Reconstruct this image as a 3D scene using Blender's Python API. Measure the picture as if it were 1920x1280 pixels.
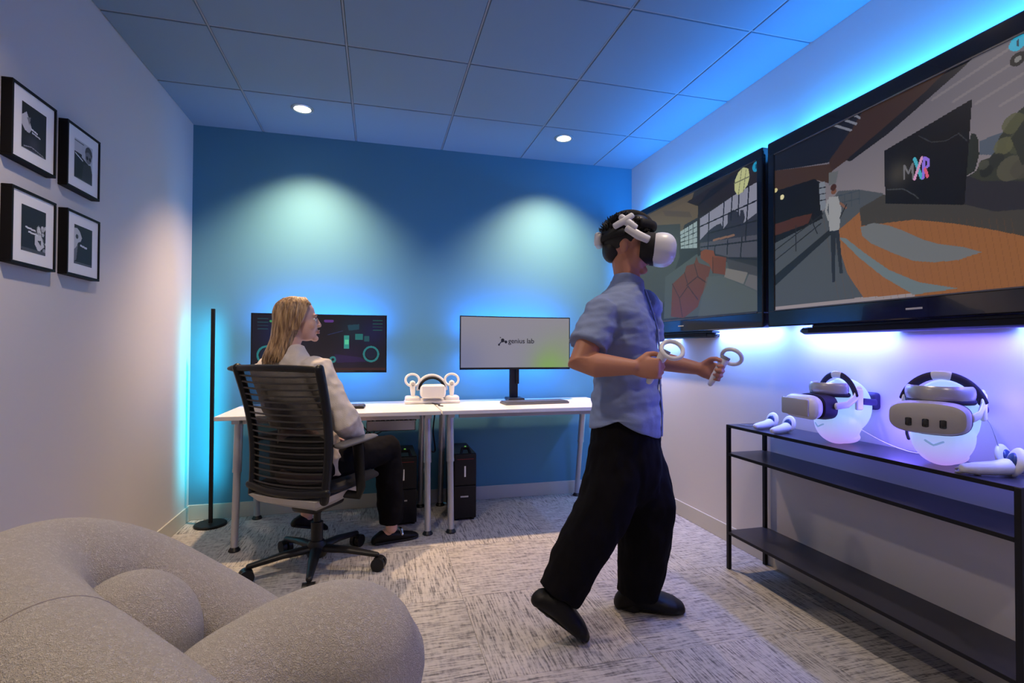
import bpy, bmesh, math, random
from mathutils import Vector, Matrix, noise
import numpy as np
for o in list(bpy.data.objects): bpy.data.objects.remove(o)
scene = bpy.context.scene
COL = scene.collection
PI = math.pi
# ------------------------------------------------------------------ camera
W, H = 3.21, 2.6147           # room width, ceiling height; the far wall is y = 0
YF = -5.3                     # wall behind the camera
YAW, PITCH, ROLL, FPX = .2564, .0153, .0037, 964.152
CAM = Vector((1.193, -3.8255, 1.1311))
Fv = Vector((math.sin(YAW)*math.cos(PITCH), math.cos(YAW)*math.cos(PITCH), math.sin(PITCH)))
r0 = Vector((math.cos(YAW), -math.sin(YAW), 0)); u0 = r0.cross(Fv)
Rv = r0*math.cos(ROLL) + u0*math.sin(ROLL); Uv = -r0*math.sin(ROLL) + u0*math.cos(ROLL)
cd = bpy.data.cameras.new('camera'); cam = bpy.data.objects.new('camera', cd); COL.objects.link(cam)
M = Matrix((Rv, Uv, -Fv)).transposed().to_4x4(); M.translation = CAM
cam.matrix_world = M
cd.sensor_width = 36; cd.lens = FPX/1920*36; cd.clip_start = .05
scene.camera = cam
# ------------------------------------------------------------------ world, exposure
w = bpy.data.worlds.new('world'); scene.world = w; w.use_nodes = True
w.node_tree.nodes['Background'].inputs[0].default_value = (.30, .36, .6, 1)
w.node_tree.nodes['Background'].inputs[1].default_value = .0
vs = scene.view_settings
vs.view_transform = 'Standard'; vs.look = 'None'; vs.gamma = 1; vs.use_curve_mapping = False
vs.exposure = -0.08
# light levels, tuned here
WARM = (1.0, .80, .62)
SPOT_FAR, SPOT_MID, SPOT_NEAR = 225, 88, 46
TV_BLUE = (.03, .31, 1.0); TV_TOP_W, TV_BOT_W = 13, 20
MON_BLUE = (.0, .28, 1.0); MON_W = 7.0
CYAN = (.0, .60, .76); CORNER_W = 3.6
VIOLET = (.13, .09, 1.0)

def light(name, kind, loc, energy, color, rot=None, target=None, **kw):
    ld = bpy.data.lights.new(name, kind); ld.energy = energy; ld.color = color
    for k, v in kw.items(): setattr(ld, k, v)
    o = bpy.data.objects.new(name, ld); COL.objects.link(o); o.location = loc
    if target is not None:
        o.rotation_euler = (Vector(target)-Vector(loc)).to_track_quat('-Z', 'Y').to_euler()
    elif rot is not None: o.rotation_euler = rot
    return o
DOWN = [(.735, -.44), (2.45, -.445)]
for x, y in DOWN:
    light('downlight_beam', 'SPOT', (x, y, H-.02), SPOT_FAR, (1.0, .68, .40), rot=(math.radians(9), 0, 0), spot_size=math.radians(108), spot_blend=1, shadow_soft_size=.045)
for x, y, e in ((.735, -2.25, SPOT_MID), (2.45, -2.25, SPOT_MID*.5), (.735, -4.1, SPOT_NEAR), (2.45, -4.1, SPOT_NEAR)):
    light('downlight_beam', 'SPOT', (x, y, H-.02), e, WARM, rot=(0, 0, 0), spot_size=math.radians(130), spot_blend=.9, shadow_soft_size=.05)
# LED strips behind the two wall screens
TVX = 3.06
for y0, y1 in ((-.22, -1.655), (-1.69, -3.12)):
    yc = (y0+y1)/2; L = abs(y1-y0)-.06
    light('led_strip_glow', 'AREA', (W-.060, yc, 2.142), TV_TOP_W, TV_BLUE, target=(W-.045, yc, 2.3), shape='RECTANGLE', size=L, size_y=.02)
    light('led_strip_glow', 'AREA', (W-.060, yc, 1.262), TV_BOT_W, (.15, .30, 1.0) if y0 > -1 else (.12, .22, 1.0), target=(W-.040, yc, 1.09), shape='RECTANGLE', size=L, size_y=.02)
light('led_strip_glow', 'AREA', (W-.075, -.26, 1.7), 4, TV_BLUE, target=(W-.03, -.1, 1.7), shape='RECTANGLE', size=.02, size_y=.8)
light('soundbar_glow', 'AREA', (3.145, -2.35, 1.195), 6.5, VIOLET, rot=(0, 0, 0), shape='RECTANGLE', size=.03, size_y=1.1)
# LED strips on the backs of the two monitors
for x in (.835, 2.18):
    light('monitor_glow', 'AREA', (x, -.15, 1.27), MON_W, MON_BLUE, target=(x, 0, 1.42), shape='RECTANGLE', size=.76, size_y=.03)
    light('monitor_glow', 'AREA', (x, -.15, 1.07), MON_W*.7, MON_BLUE, target=(x, 0, .92), shape='RECTANGLE', size=.76, size_y=.03)
# corner floor lamps shining into the two far corners
for x, tx in ((.165, .03), (3.05, 3.18)):
    light('corner_glow', 'AREA', (x, -.125, .78), CORNER_W, CYAN, target=(tx, -.015, .78), shape='RECTANGLE', size=.02, size_y=1.1)

# ------------------------------------------------------------------ helpers
def tag(o, label=None, cat=None, group=None, kind=None):
    if label: o['label'] = label
    if cat: o['category'] = cat
    if group: o['group'] = group
    if kind: o['kind'] = kind
    return o
ROOTS = {}
def thing(name, label, cat, loc=(0, 0, 0), rz=0, group=None):
    o = bpy.data.objects.new(name, None); COL.objects.link(o); o.empty_display_size = .1
    o.location = loc; o.rotation_euler = (0, 0, rz)
    return tag(o, label, cat, group)
def lin(c):
    return tuple((x/12.92 if x <= .04045 else ((x+.055)/1.055)**2.4) for x in c)
def rgb(r, g, b): return lin((r/255, g/255, b/255))
def mat(name, color, rough=.6, metal=0, emis=None, estr=1, bump=None, var=None, spec=.5, coat=0):
    m = bpy.data.materials.new(name); m.use_nodes = True
    nt = m.node_tree; b = nt.nodes['Principled BSDF']
    b.inputs['Base Color'].default_value = (*color, 1); b.inputs['Roughness'].default_value = rough
    b.inputs['Metallic'].default_value = metal; b.inputs['Specular IOR Level'].default_value = spec
    b.inputs['Coat Weight'].default_value = coat
    if emis: b.inputs['Emission Color'].default_value = (*emis, 1); b.inputs['Emission Strength'].default_value = estr
    tc = nt.nodes.new('ShaderNodeTexCoord')
    if bump:
        sc, st, dist = bump
        n = nt.nodes.new('ShaderNodeTexNoise'); n.inputs['Scale'].default_value = sc; n.inputs['Detail'].default_value = 5
        nt.links.new(tc.outputs['Object'], n.inputs['Vector'])
        bp = nt.nodes.new('ShaderNodeBump'); bp.inputs['Strength'].default_value = st; bp.inputs['Distance'].default_value = dist
        nt.links.new(n.outputs['Fac'], bp.inputs['Height']); nt.links.new(bp.outputs[0], b.inputs['Normal'])
    if var:
        sc, amt = var
        n = nt.nodes.new('ShaderNodeTexNoise'); n.inputs['Scale'].default_value = sc; n.inputs['Detail'].default_value = 4
        nt.links.new(tc.outputs['Object'], n.inputs['Vector'])
        mx = nt.nodes.new('ShaderNodeMix'); mx.data_type = 'RGBA'
        mx.inputs[6].default_value = (*[c*(1-amt) for c in color], 1); mx.inputs[7].default_value = (*[min(1, c*(1+amt)) for c in color], 1)
        nt.links.new(n.outputs['Fac'], mx.inputs[0]); nt.links.new(mx.outputs[2], b.inputs['Base Color'])
    return m
V = Vector
class MB:
    """collects closed shapes, builds one mesh"""
    def __init__(s, T=None): s.v = []; s.f = []; s.T = T
    def add(s, vs, fs):
        n = len(s.v)
        if s.T is not None: vs = [s.T @ V(a) for a in vs]
        s.v += [tuple(a) for a in vs]; s.f += [tuple(i+n for i in f) for f in fs]; return s
    def box(s, lo, hi, bev=0, seg=2, rot=None, c=None):
        bm = bmesh.new(); bmesh.ops.create_cube(bm, size=1)
        lo = V(lo); hi = V(hi); ce = (lo+hi)/2; d = hi-lo
        for v in bm.verts: v.co = V((v.co.x*d.x, v.co.y*d.y, v.co.z*d.z))
        if bev: bmesh.ops.bevel(bm, geom=bm.edges[:]+bm.verts[:], offset=bev, segments=seg, profile=.5, affect='EDGES')
        if rot is not None:
            for v in bm.verts: v.co = rot @ v.co
        vs = [v.co+ce for v in bm.verts]; bm.verts.index_update()
        fs = [[v.index for v in f.verts] for f in bm.faces]; bm.free()
        return s.add(vs, fs)
    def rings(s, rings, cap=True, closed=False):
        n = len(rings[0]); vs = [p for r in rings for p in r]; fs = []
        m = len(rings)
        for i in range(m if closed else m-1):
            a = i*n; b = ((i+1) % m)*n
            for j in range(n):
                k = (j+1) % n; fs.append((a+j, a+k, b+k, b+j))
        if cap and not closed:
            fs.append(tuple(range(n-1, -1, -1))); fs.append(tuple((m-1)*n+j for j in range(n)))
        return s.add(vs, fs)
    def sections(s, secs, n=24, rnd=True, sq=1.0):
        """secs: (center, a vector, b vector); rounded ends"""
        R = []
        def ring(c, a, b, k=1):
            out = []
            for j in range(n):
                t = 2*PI*j/n; ct, st = math.cos(t), math.sin(t)
                if sq != 1: ct = math.copysign(abs(ct)**sq, ct); st = math.copysign(abs(st)**sq, st)
                out.append(V(c)+V(a)*ct*k+V(b)*st*k)
            return out
        if rnd:
            c, a, b = secs[0]; d = (V(c)-V(secs[1][0])).normalized(); h = min(V(a).length, V(b).length)
            for ph in (80, 55, 28): R.append(ring(V(c)+d*h*math.sin(math.radians(ph)), a, b, math.cos(math.radians(ph))))
        for c, a, b in secs: R.append(ring(c, a, b))
        if rnd:
            c, a, b = secs[-1]; d = (V(c)-V(secs[-2][0])).normalized(); h = min(V(a).length, V(b).length)
            for ph in (28, 55, 80): R.append(ring(V(c)+d*h*math.sin(math.radians(ph)), a, b, math.cos(math.radians(ph))))
        return s.rings(R)
    def tube(s, pts, rad, n=10, hint=None, rnd=True, closed=False):
        pts = [V(p) for p in pts]; m = len(pts)
        if not isinstance(rad, (list, tuple)): rad = [rad]*m
        secs = []; prev = None
        for i, p in enumerate(pts):
            if closed: t = pts[(i+1) % m]-pts[i-1]
            else: t = pts[min(i+1, m-1)]-pts[max(i-1, 0)]
            t.normalize()
            if prev is None:
                h = V(hint) if hint is not None else (V((0, 0, 1)) if abs(t.z) < .9 else V((0, 1, 0)))
            else: h = prev
            if hint is not None: h = V(hint)
            b = (h-t*h.dot(t))
            if b.length < 1e-5: b = t.orthogonal()
            b.normalize(); a = t.cross(b); prev = b
            r = rad[i]; ra, rb = (r if isinstance(r, (list, tuple)) else (r, r))
            secs.append((p, a*ra, b*rb))
        if closed:
            R = [[V(c)+a*math.cos(2*PI*j/n)+b*math.sin(2*PI*j/n) for j in range(n)] for c, a, b in secs]
            return s.rings(R, closed=True)
        return s.sections(secs, n, rnd)
    def ell(s, c, r, nu=20, nv=12, rot=None):
        c = V(c); vs = [V((0, 0, r[2]))]; fs = []
        for i in range(1, nv):
            ph = PI*i/nv
            for j in range(nu):
                t = 2*PI*j/nu; vs.append(V((r[0]*math.sin(ph)*math.cos(t), r[1]*math.sin(ph)*math.sin(t), r[2]*math.cos(ph))))
        vs.append(V((0, 0, -r[2]))); L = len(vs)-1
        for j in range(nu):
            k = (j+1) % nu; fs.append((0, 1+j, 1+k)); fs.append((L, 1+(nv-2)*nu+k, 1+(nv-2)*nu+j))
            for i in range(nv-2):
                a = 1+i*nu; b = a+nu; fs.append((a+j, b+j, b+k, a+k))
        if rot is not None: vs = [rot @ v for v in vs]
        return s.add([v+c for v in vs], fs)
    def cyl(s, a, b, r, n=16, r2=None):
        a = V(a); b = V(b); d = (b-a).normalized(); o = d.orthogonal().normalized(); q = d.cross(o)
        r2 = r if r2 is None else r2
        return s.rings([[a+(o*math.cos(2*PI*j/n)+q*math.sin(2*PI*j/n))*r for j in range(n)], [b+(o*math.cos(2*PI*j/n)+q*math.sin(2*PI*j/n))*r2 for j in range(n)]])
    def lathe(s, prof, c=(0, 0, 0), n=32):
        c = V(c); R = [[c+V((r*math.cos(2*PI*j/n), r*math.sin(2*PI*j/n), z)) for j in range(n)] for r, z in prof]
        return s.rings(R)
    def prism(s, poly, z0, z1):
        n = len(poly); return s.rings([[V((x, y, z0)) for x, y in poly], [V((x, y, z1)) for x, y in poly]])
    def mesh(s, name, off=(0, 0, 0), smooth=False, remesh=None, sm_it=4, disp=None, sub=0):
        me = bpy.data.meshes.new(name); o = V(off)
        me.from_pydata([V(p)-o for p in s.v], [], s.f); me.update()
        bm = bmesh.new(); bm.from_mesh(me); bmesh.ops.recalc_face_normals(bm, faces=bm.faces); bm.to_mesh(me); bm.free()
        if remesh or sub:
            t = bpy.data.objects.new('tmp', me); COL.objects.link(t)
            if remesh:
                md = t.modifiers.new('r', 'REMESH'); md.mode = 'VOXEL'; md.voxel_size = remesh; md.use_smooth_shade = True
                ms = t.modifiers.new('s', 'SMOOTH'); ms.factor = .5; ms.iterations = sm_it
            if sub:
                md = t.modifiers.new('b', 'SUBSURF'); md.levels = sub
            dg = bpy.context.evaluated_depsgraph_get(); dg.update()
            nm = bpy.data.meshes.new_from_object(t.evaluated_get(dg)); nm.name = name
            bpy.data.objects.remove(t); bpy.data.meshes.remove(me); me = nm; smooth = True
        if disp:
            cn = [(v.co.copy(), v.normal.copy()) for v in me.vertices]
            me.vertices.foreach_set('co', [c for p_, n_ in cn for c in (p_ + disp(p_+o, n_))])
            me.update()
        if smooth: me.polygons.foreach_set('use_smooth', [True]*len(me.polygons))
        return me
def obj(name, mb, m, parent=None, smooth=False, world=True, label=None, **kw):
    """world=True: coordinates are world coordinates and the parent is an unrotated root"""
    off = V((0, 0, 0))
    if parent is not None and world:
        p = parent
        while p is not None: off += p.location; p = p.parent
    me = mb if isinstance(mb, bpy.types.Mesh) else mb.mesh(name, off, smooth, **kw)
    o = bpy.data.objects.new(name, me); COL.objects.link(o)
    if m is not None: me.materials.clear(); me.materials.append(m)
    if parent is not None: o.parent = parent
    if smooth == 'auto':
        me.polygons.foreach_set('use_smooth', [True]*len(me.polygons)); me.set_sharp_from_angle(angle=math.radians(35))
    if label: o['label'] = label
    return o
def dup(root, loc, rz=None, label=None):
    def cp(o, par):
        c = o.copy(); COL.objects.link(c)
        if par is not None: c.parent = par
        for ch in o.children: cp(ch, c)
        return c
    r = cp(root, None); r.location = loc
    if rz is not None: r.rotation_euler = (0, 0, rz)
    if label: r['label'] = label
    return r
# ------------------------------------------------------------------ materials
m_wall = mat('wall_paint', (.62, .59, .585), .85, bump=(220, .08, .002))
m_blue = mat('blue_wall_paint', (.085, .265, .385), .7, bump=(220, .08, .002))
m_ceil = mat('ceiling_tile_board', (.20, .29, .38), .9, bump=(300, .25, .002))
m_bar = mat('ceiling_groove_shade', (.10, .11, .13), .6)  # slab behind the tiles, coloured dark for the shade in the grooves
m_base = mat('vinyl_baseboard', (.55, .53, .48), .6)
m_black = mat('black_powder_coat', (.006, .006, .008), .5, bump=(400, .05, .001), spec=.3)
m_blackp = mat('black_plastic', (.008, .008, .010), .4, spec=.35)
m_blackg = mat('gloss_black_bezel', (.008, .009, .013), .12, coat=.5)
m_blackm = mat('matte_black', (.008, .008, .01), .8)
m_white = mat('white_plastic', (.78, .78, .80), .35)
m_desk = mat('white_desk_laminate', (.80, .80, .80), .35)
m_steel = mat('silver_painted_steel', (.50, .50, .54), .35, metal=.6)
m_grey = mat('grey_plastic', (.30, .30, .32), .5)
m_lgrey = mat('light_grey_plastic', (.48, .46, .45), .45)
m_chrome = mat('chrome', (.7, .7, .72), .15, metal=1)
m_skinm = mat('skin_man', (.50, .22, .14), .55, bump=(150, .1, .001))
m_skinw = mat('skin_woman', (.70, .42, .33), .5, bump=(150, .08, .001))
m_trouser = mat('black_trousers', (.0035, .003, .005), .95, bump=(60, .3, .004), spec=.15)
m_shirt = mat('light_blue_shirt', (.215, .275, .46), .85, bump=(90, .25, .003), var=(600, .12))
m_knit = mat('cream_sweater', (.66, .60, .56), .9, bump=(260, .5, .003))
m_shoe = mat('black_leather_shoe', (.004, .004, .005), .5, spec=.25)
m_hairm = mat('black_hair', (.008, .007, .008), .5)

def wood_col(m, fn): fn(m.node_tree, m.node_tree.nodes['Principled BSDF']); return m
# carpet: broken streaks along one direction
def carpet(name, along_x):
    m = bpy.data.materials.new(name); m.use_nodes = True; nt = m.node_tree; b = nt.nodes['Principled BSDF']
    N = nt.nodes.new; L = nt.links.new
    tc = N('ShaderNodeTexCoord'); oi = N('ShaderNodeObjectInfo')
    mul = N('ShaderNodeVectorMath'); mul.operation = 'MULTIPLY'
    mul.inputs[1].default_value = (11, 150, 1) if along_x else (150, 11, 1)
    add = N('ShaderNodeVectorMath'); add.operation = 'ADD'
    rnd = N('ShaderNodeMath'); rnd.operation = 'MULTIPLY'; rnd.inputs[1].default_value = 57
    L(oi.outputs['Random'], rnd.inputs[0])
    L(tc.outputs['Object'], mul.inputs[0]); L(mul.outputs[0], add.inputs[0]); L(rnd.outputs[0], add.inputs[1])
    n1 = N('ShaderNodeTexNoise'); n1.inputs['Scale'].default_value = 1; n1.inputs['Detail'].default_value = 3; n1.inputs['Roughness'].default_value = .6
    L(add.outputs[0], n1.inputs['Vector'])
    mul2 = N('ShaderNodeVectorMath'); mul2.operation = 'MULTIPLY'; mul2.inputs[1].default_value = (70, 24, 1) if along_x else (24, 70, 1)
    L(tc.outputs['Object'], mul2.inputs[0])
    n2 = N('ShaderNodeTexNoise'); n2.inputs['Scale'].default_value = 1; n2.inputs['Detail'].default_value = 4
    L(mul2.outputs[0], n2.inputs['Vector'])
    n3 = N('ShaderNodeTexNoise'); n3.inputs['Scale'].default_value = 260; L(tc.outputs['Object'], n3.inputs['Vector'])
    mx = N('ShaderNodeMath'); mx.operation = 'MULTIPLY_ADD'; mx.inputs[1].default_value = .35; L(n2.outputs['Fac'], mx.inputs[0]); L(n1.outputs['Fac'], mx.inputs[2])
    mx2 = N('ShaderNodeMath'); mx2.operation = 'MULTIPLY_ADD'; mx2.inputs[1].default_value = .12; L(n3.outputs['Fac'], mx2.inputs[0]); L(mx.outputs[0], mx2.inputs[2])
    cr = N('ShaderNodeValToRGB'); L(mx2.outputs[0], cr.inputs[0])
    e = cr.color_ramp.elements; e[0].position = .56; e[0].color = (.15, .145, .15, 1); e[1].position = .80; e[1].color = (.50, .475, .45, 1)
    k = cr.color_ramp.elements.new(.68); k.color = (.36, .345, .33, 1)
    L(cr.outputs[0], b.inputs['Base Color']); b.inputs['Roughness'].default_value = .95; b.inputs['Specular IOR Level'].default_value = .1
    bp = N('ShaderNodeBump'); bp.inputs['Strength'].default_value = .5; bp.inputs['Distance'].default_value = .003
    L(mx2.outputs[0], bp.inputs['Height']); L(bp.outputs[0], b.inputs['Normal'])
    return m
m_carp = [carpet('carpet_streaks_across', True), carpet('carpet_streaks_along', False)]

# ------------------------------------------------------------------ setting
def struct(name, mb, m, parent=None, **kw):
    o = obj(name, mb, m, parent, **kw); o['kind'] = 'structure'; return o
TK = .1
floor = struct('floor', MB().box((-TK, YF-TK, -.12), (W+TK, TK, -.008)), mat('subfloor', (.15, .15, .15), .9))
struct('wall_left', MB().box((-TK, YF, -.008), (0, 0, H+.2)), m_wall)
struct('wall_right', MB().box((W, YF, -.008), (W+TK, 0, H+.2)), m_wall)
struct('wall_far', MB().box((-TK, 0, -.008), (W+TK, TK, H+.2)), m_blue)
struct('wall_near', MB().box((-TK, YF-TK, -.008), (W+TK, YF, H+.2)), m_wall)
# carpet tiles, quarter turned
T = .6096
def grid(a, b, first, step):
    xs = [a]; x = first
    while x < b-.02: xs.append(x); x += step
    return xs+[b]
xs = grid(.001, W-.001, .36, T); ys = grid(YF+.001, -.001, -5.14, T)
cache = {}
for i in range(len(xs)-1):
    for j in range(len(ys)-1):
        w_, h_ = xs[i+1]-xs[i], ys[j+1]-ys[j]; k = (i+j) % 2
        key = (round(w_, 3), round(h_, 3), k)
        if key not in cache:
            cache[key] = MB().box((-w_/2+.0004, -h_/2+.0004, -.008), (w_/2-.0004, h_/2-.0004, 0), .0015, 1).mesh('carpet_tile')
        o = obj('carpet_tile', cache[key], m_carp[k], floor, world=False); o.location = ((xs[i]+xs[i+1])/2, (ys[j]+ys[j+1])/2, 0)
# ceiling: grid with tiles
ceil_o = struct('ceiling', MB().box((-TK, YF-TK, H+.012), (W+TK, TK, H+.11)), m_bar)
gx, gy = .4273, -.5917
cxs = [0]+[gx+i*T for i in range(5)]+[W]; cys = [0]
y = gy
while y > YF+.05: cys.append(y); y -= T
cys.append(YF)
cache = {}
g = .0065
for i in range(len(cxs)-1):
    for j in range(len(cys)-1):
        x0 = cxs[i]+(g if i else .002); x1 = cxs[i+1]-(g if i < len(cxs)-2 else .002)
        y1 = cys[j]-(g if j else .002); y0 = cys[j+1]+(g if j < len(cys)-2 else .002)
        w_, h_ = x1-x0, y1-y0; key = (round(w_, 3), round(h_, 3))
        if key not in cache: cache[key] = MB().box((-w_/2, -h_/2, 0), (w_/2, h_/2, .012), .002, 1).mesh('ceiling_tile')
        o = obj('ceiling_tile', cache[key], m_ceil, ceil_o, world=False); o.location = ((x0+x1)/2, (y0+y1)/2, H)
m_tbar = mat('shade_toned_tee_bar', (.28, .30, .34), .5)  # white bars, with the shade of their recess put into the grey colour
for x in cxs[1:-1]: obj('grid_bar', MB().box((x-.004, YF, H+.004), (x+.004, 0, H+.011)), m_tbar, ceil_o)
for y in cys[1:-1]:
    for i in range(len(cxs)-1):
        obj('grid_bar', MB().box((cxs[i]+.005, y-.004, H+.004), (cxs[i+1]-.005, y+.004, H+.010)), m_tbar, ceil_o)
struct('baseboard_left', MB().box((0, YF, 0), (.010, -.011, .10), .003, 2), m_base)
struct('baseboard_right', MB().box((W-.010, YF, 0), (W, -.011, .10), .003, 2), m_base)
struct('baseboard_far', MB().box((0, -.010, 0), (W, 0, .10), .003, 2), m_base)

# ceiling lights
m_lens = mat('lamp_lens', (1, .9, .8), .5, emis=(1, .88, .74), estr=9)
labs = {0: 'round recessed ceiling downlight above the dark left monitor', 1: 'round recessed ceiling downlight above the pale right monitor',
        2: 'round recessed ceiling downlight over the left side, out of view', 3: 'round recessed ceiling downlight over the right side, out of view',
        4: 'round recessed ceiling downlight behind the camera, left', 5: 'round recessed ceiling downlight behind the camera, right'}
for k, (x, y) in enumerate([(.735, -.44), (2.45, -.445), (.735, -2.25), (2.45, -2.25), (.735, -4.1), (2.45, -4.1)]):
    t = thing('ceiling_light', labs[k], 'ceiling light', (x, y, H), 0, 'recessed downlights')
    ring = MB().rings([[V((x+r*math.cos(2*PI*j/40), y+r*math.sin(2*PI*j/40), z)) for j in range(40)] for r, z in ((.066, H), (.066, H-.004), (.060, H-.0075), (.050, H-.006), (.048, H))], closed=True)
    obj('trim_ring', ring, mat('lamp_trim', (.5, .5, .5), .3, metal=.7) if k == 0 else bpy.data.materials['lamp_trim'], t, smooth='auto')
    obj('lens', MB().cyl((x, y, H-.0035), (x, y, H), .0478, 32), m_lens, t)

# ------------------------------------------------------------------ flat pictures (screens, prints) painted on a grid
class Pic:
    """raster of a flat print; coordinates (u,v) in 0..1, v down"""
    def __init__(s, w, h, bg): s.w = w; s.h = h; s.a = np.zeros((h, w, 3)); s.a[:] = np.array(bg)/255; s.X, s.Y = np.meshgrid((np.arange(w)+.5)/w, (np.arange(h)+.5)/h)
    def mix(s, m, c, al=1): s.a[m] = s.a[m]*(1-al)+np.array(c)/255*al
    def poly(s, P, c, al=1):
        m = np.zeros(s.X.shape, bool); n = len(P)
        for i in range(n):
            (x0, y0), (x1, y1) = P[i], P[(i+1) % n]
            if y0 == y1: continue
            cond = ((y0 > s.Y) != (y1 > s.Y)) & (s.X < (x1-x0)*(s.Y-y0)/(y1-y0)+x0); m ^= cond
        s.mix(m, c, al)
    def seg(s, a, b, wd, c, al=1):
        asp = s.asp; ax, ay = a[0]*asp, a[1]; bx, by = b[0]*asp, b[1]; X = s.X*asp; L2 = (bx-ax)**2+(by-ay)**2+1e-12
        t = np.clip(((X-ax)*(bx-ax)+(s.Y-ay)*(by-ay))/L2, 0, 1); d = np.hypot(X-ax-t*(bx-ax), s.Y-ay-t*(by-ay)); s.mix(d < wd/2, c, al)
    def line(s, P, wd, c, al=1):
        for a, b in zip(P, P[1:]): s.seg(a, b, wd, c, al)
    def disc(s, c0, r, c, al=1, ring=None):
        d = np.hypot((s.X-c0[0])*s.asp, s.Y-c0[1]); m = d < r
        if ring: m &= d > r-ring
        s.mix(m, c, al)
    def glow(s, c0, r, c, al):
        d = np.hypot((s.X-c0[0])*s.asp, s.Y-c0[1]); k = (np.exp(-(d/r)**2)*al)[..., None]; s.a = s.a*(1-k)+np.array(c)/255*k
def pic_mesh(name, pic, O, U, D, m, parent, label=None):
    """plane with corner O, edge vectors U (right) and D (down); one quad per pixel, colour per face corner"""
    w_, h_ = pic.w, pic.h; off = V((0, 0, 0)); p = parent
    while p is not None: off += p.location; p = p.parent
    O = V(O)-off; U = V(U); D = V(D)
    I, J = np.meshgrid(np.arange(w_+1)/w_, np.arange(h_+1)/h_)
    co = np.array(O)[None, None]+I[..., None]*np.array(U)+J[..., None]*np.array(D)
    co = co.reshape(-1, 3); idx = np.arange((w_+1)*(h_+1)).reshape(h_+1, w_+1)
    q = np.stack([idx[:-1, :-1], idx[1:, :-1], idx[1:, 1:], idx[:-1, 1:]], -1).reshape(-1, 4)
    me = bpy.data.meshes.new(name); nv, nf = len(co), len(q)
    me.vertices.add(nv); me.vertices.foreach_set('co', co.ravel()); me.loops.add(nf*4); me.loops.foreach_set('vertex_index', q.ravel().astype(np.int32))
    me.polygons.add(nf); me.polygons.foreach_set('loop_start', np.arange(nf, dtype=np.int32)*4); me.update(calc_edges=True); me.validate()
    a = np.clip(pic.a, 0, 1); a = np.where(a <= .04045, a/12.92, ((a+.055)/1.055)**2.4)
    ca = me.color_attributes.new('picture', 'FLOAT_COLOR', 'CORNER')
    c4 = np.ones((nf, 4, 4)); c4[..., :3] = a.reshape(-1, 1, 3); ca.data.foreach_set('color', c4.ravel())
    return obj(name, me, m, parent, world=False, label=label)
def pic_mat(name, emis, base=0.02, rough=.15):
    m = bpy.data.materials.new(name); m.use_nodes = True; nt = m.node_tree; b = nt.nodes['Principled BSDF']
    at = nt.nodes.new('ShaderNodeAttribute'); at.attribute_name = 'picture'
    if emis:
        b.inputs['Base Color'].default_value = (base, base, base, 1)
        nt.links.new(at.outputs['Color'], b.inputs['Emission Color']); b.inputs['Emission Strength'].default_value = emis
    else: nt.links.new(at.outputs['Color'], b.inputs['Base Color'])
    b.inputs['Roughness'].default_value = rough
    return m
m_screen = pic_mat('lit_screen_picture', .85, base=.004, rough=.35)
m_print = pic_mat('printed_paper', 0, rough=.6)

# ------------------------------------------------------------------ wall screens
def wall_screen(y0, y1, z0, z1, label, sy0, sy1, sz0, sz1, pic):
    t = thing('television', label, 'television', (TVX, (y0+y1)/2, z0), 0, 'two wall mounted televisions')
    b = MB(); x0, x1 = TVX, TVX+.045
    obj('back_shell', MB().box((TVX+.03, y1+.01, z0+.01), (TVX+.065, y0-.01, z1-.01), .01, 2), m_blackm, t)
    # bezel: four bars
    f = MB()
    f.box((x0, y1, sz1), (x1, y0, z1), .006, 2); f.box((x0, y1, z0), (x1, y0, sz0), .006, 2)
    f.box((x0, y1, sz0-.01), (x1, sy1, sz1+.01), .006, 2); f.box((x0, sy0, sz0-.01), (x1, y0, sz1+.01), .006, 2)
    obj('bezel', f, m_blackg, t)
    tr = MB(); e = .004
    mt_ = bpy.data.materials.get('dark_grey_trim') or mat('dark_grey_trim', (.10, .10, .12), .3)
    obj('inner_trim', MB().box((x0-.0015, sy1, sz1-.001), (x0+.02, sy0, sz1+e)), mt_, t); obj('inner_trim', MB().box((x0-.0015, sy1, sz0-e), (x0+.02, sy0, sz0+.001)), mt_, t)
    pic_mesh('screen', pic, (x0+.004, sy0, sz1), (0, sy1-sy0, 0), (0, 0, sz0-sz1), m_screen, t)
    obj('maker_badge', MB().box((x0-.001, (y0+y1)/2-.03, z0+.035), (x0+.001, (y0+y1)/2+.03, z0+.042)), m_lgrey, t)
    # bracket to the wall
    obj('wall_bracket', MB().box((TVX+.064, (y0+y1)/2-.25, (z0+z1)/2-.12), (W-.0005, (y0+y1)/2+.25, (z0+z1)/2+.12)), m_blackm, t)
    return t
def on_x(px, py, X):
    d = Fv+Rv*((px-960)/FPX)-Uv*((py-640)/FPX); t_ = (X-CAM.x)/d.x; q = CAM+d*t_; return q.y, q.z
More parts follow.
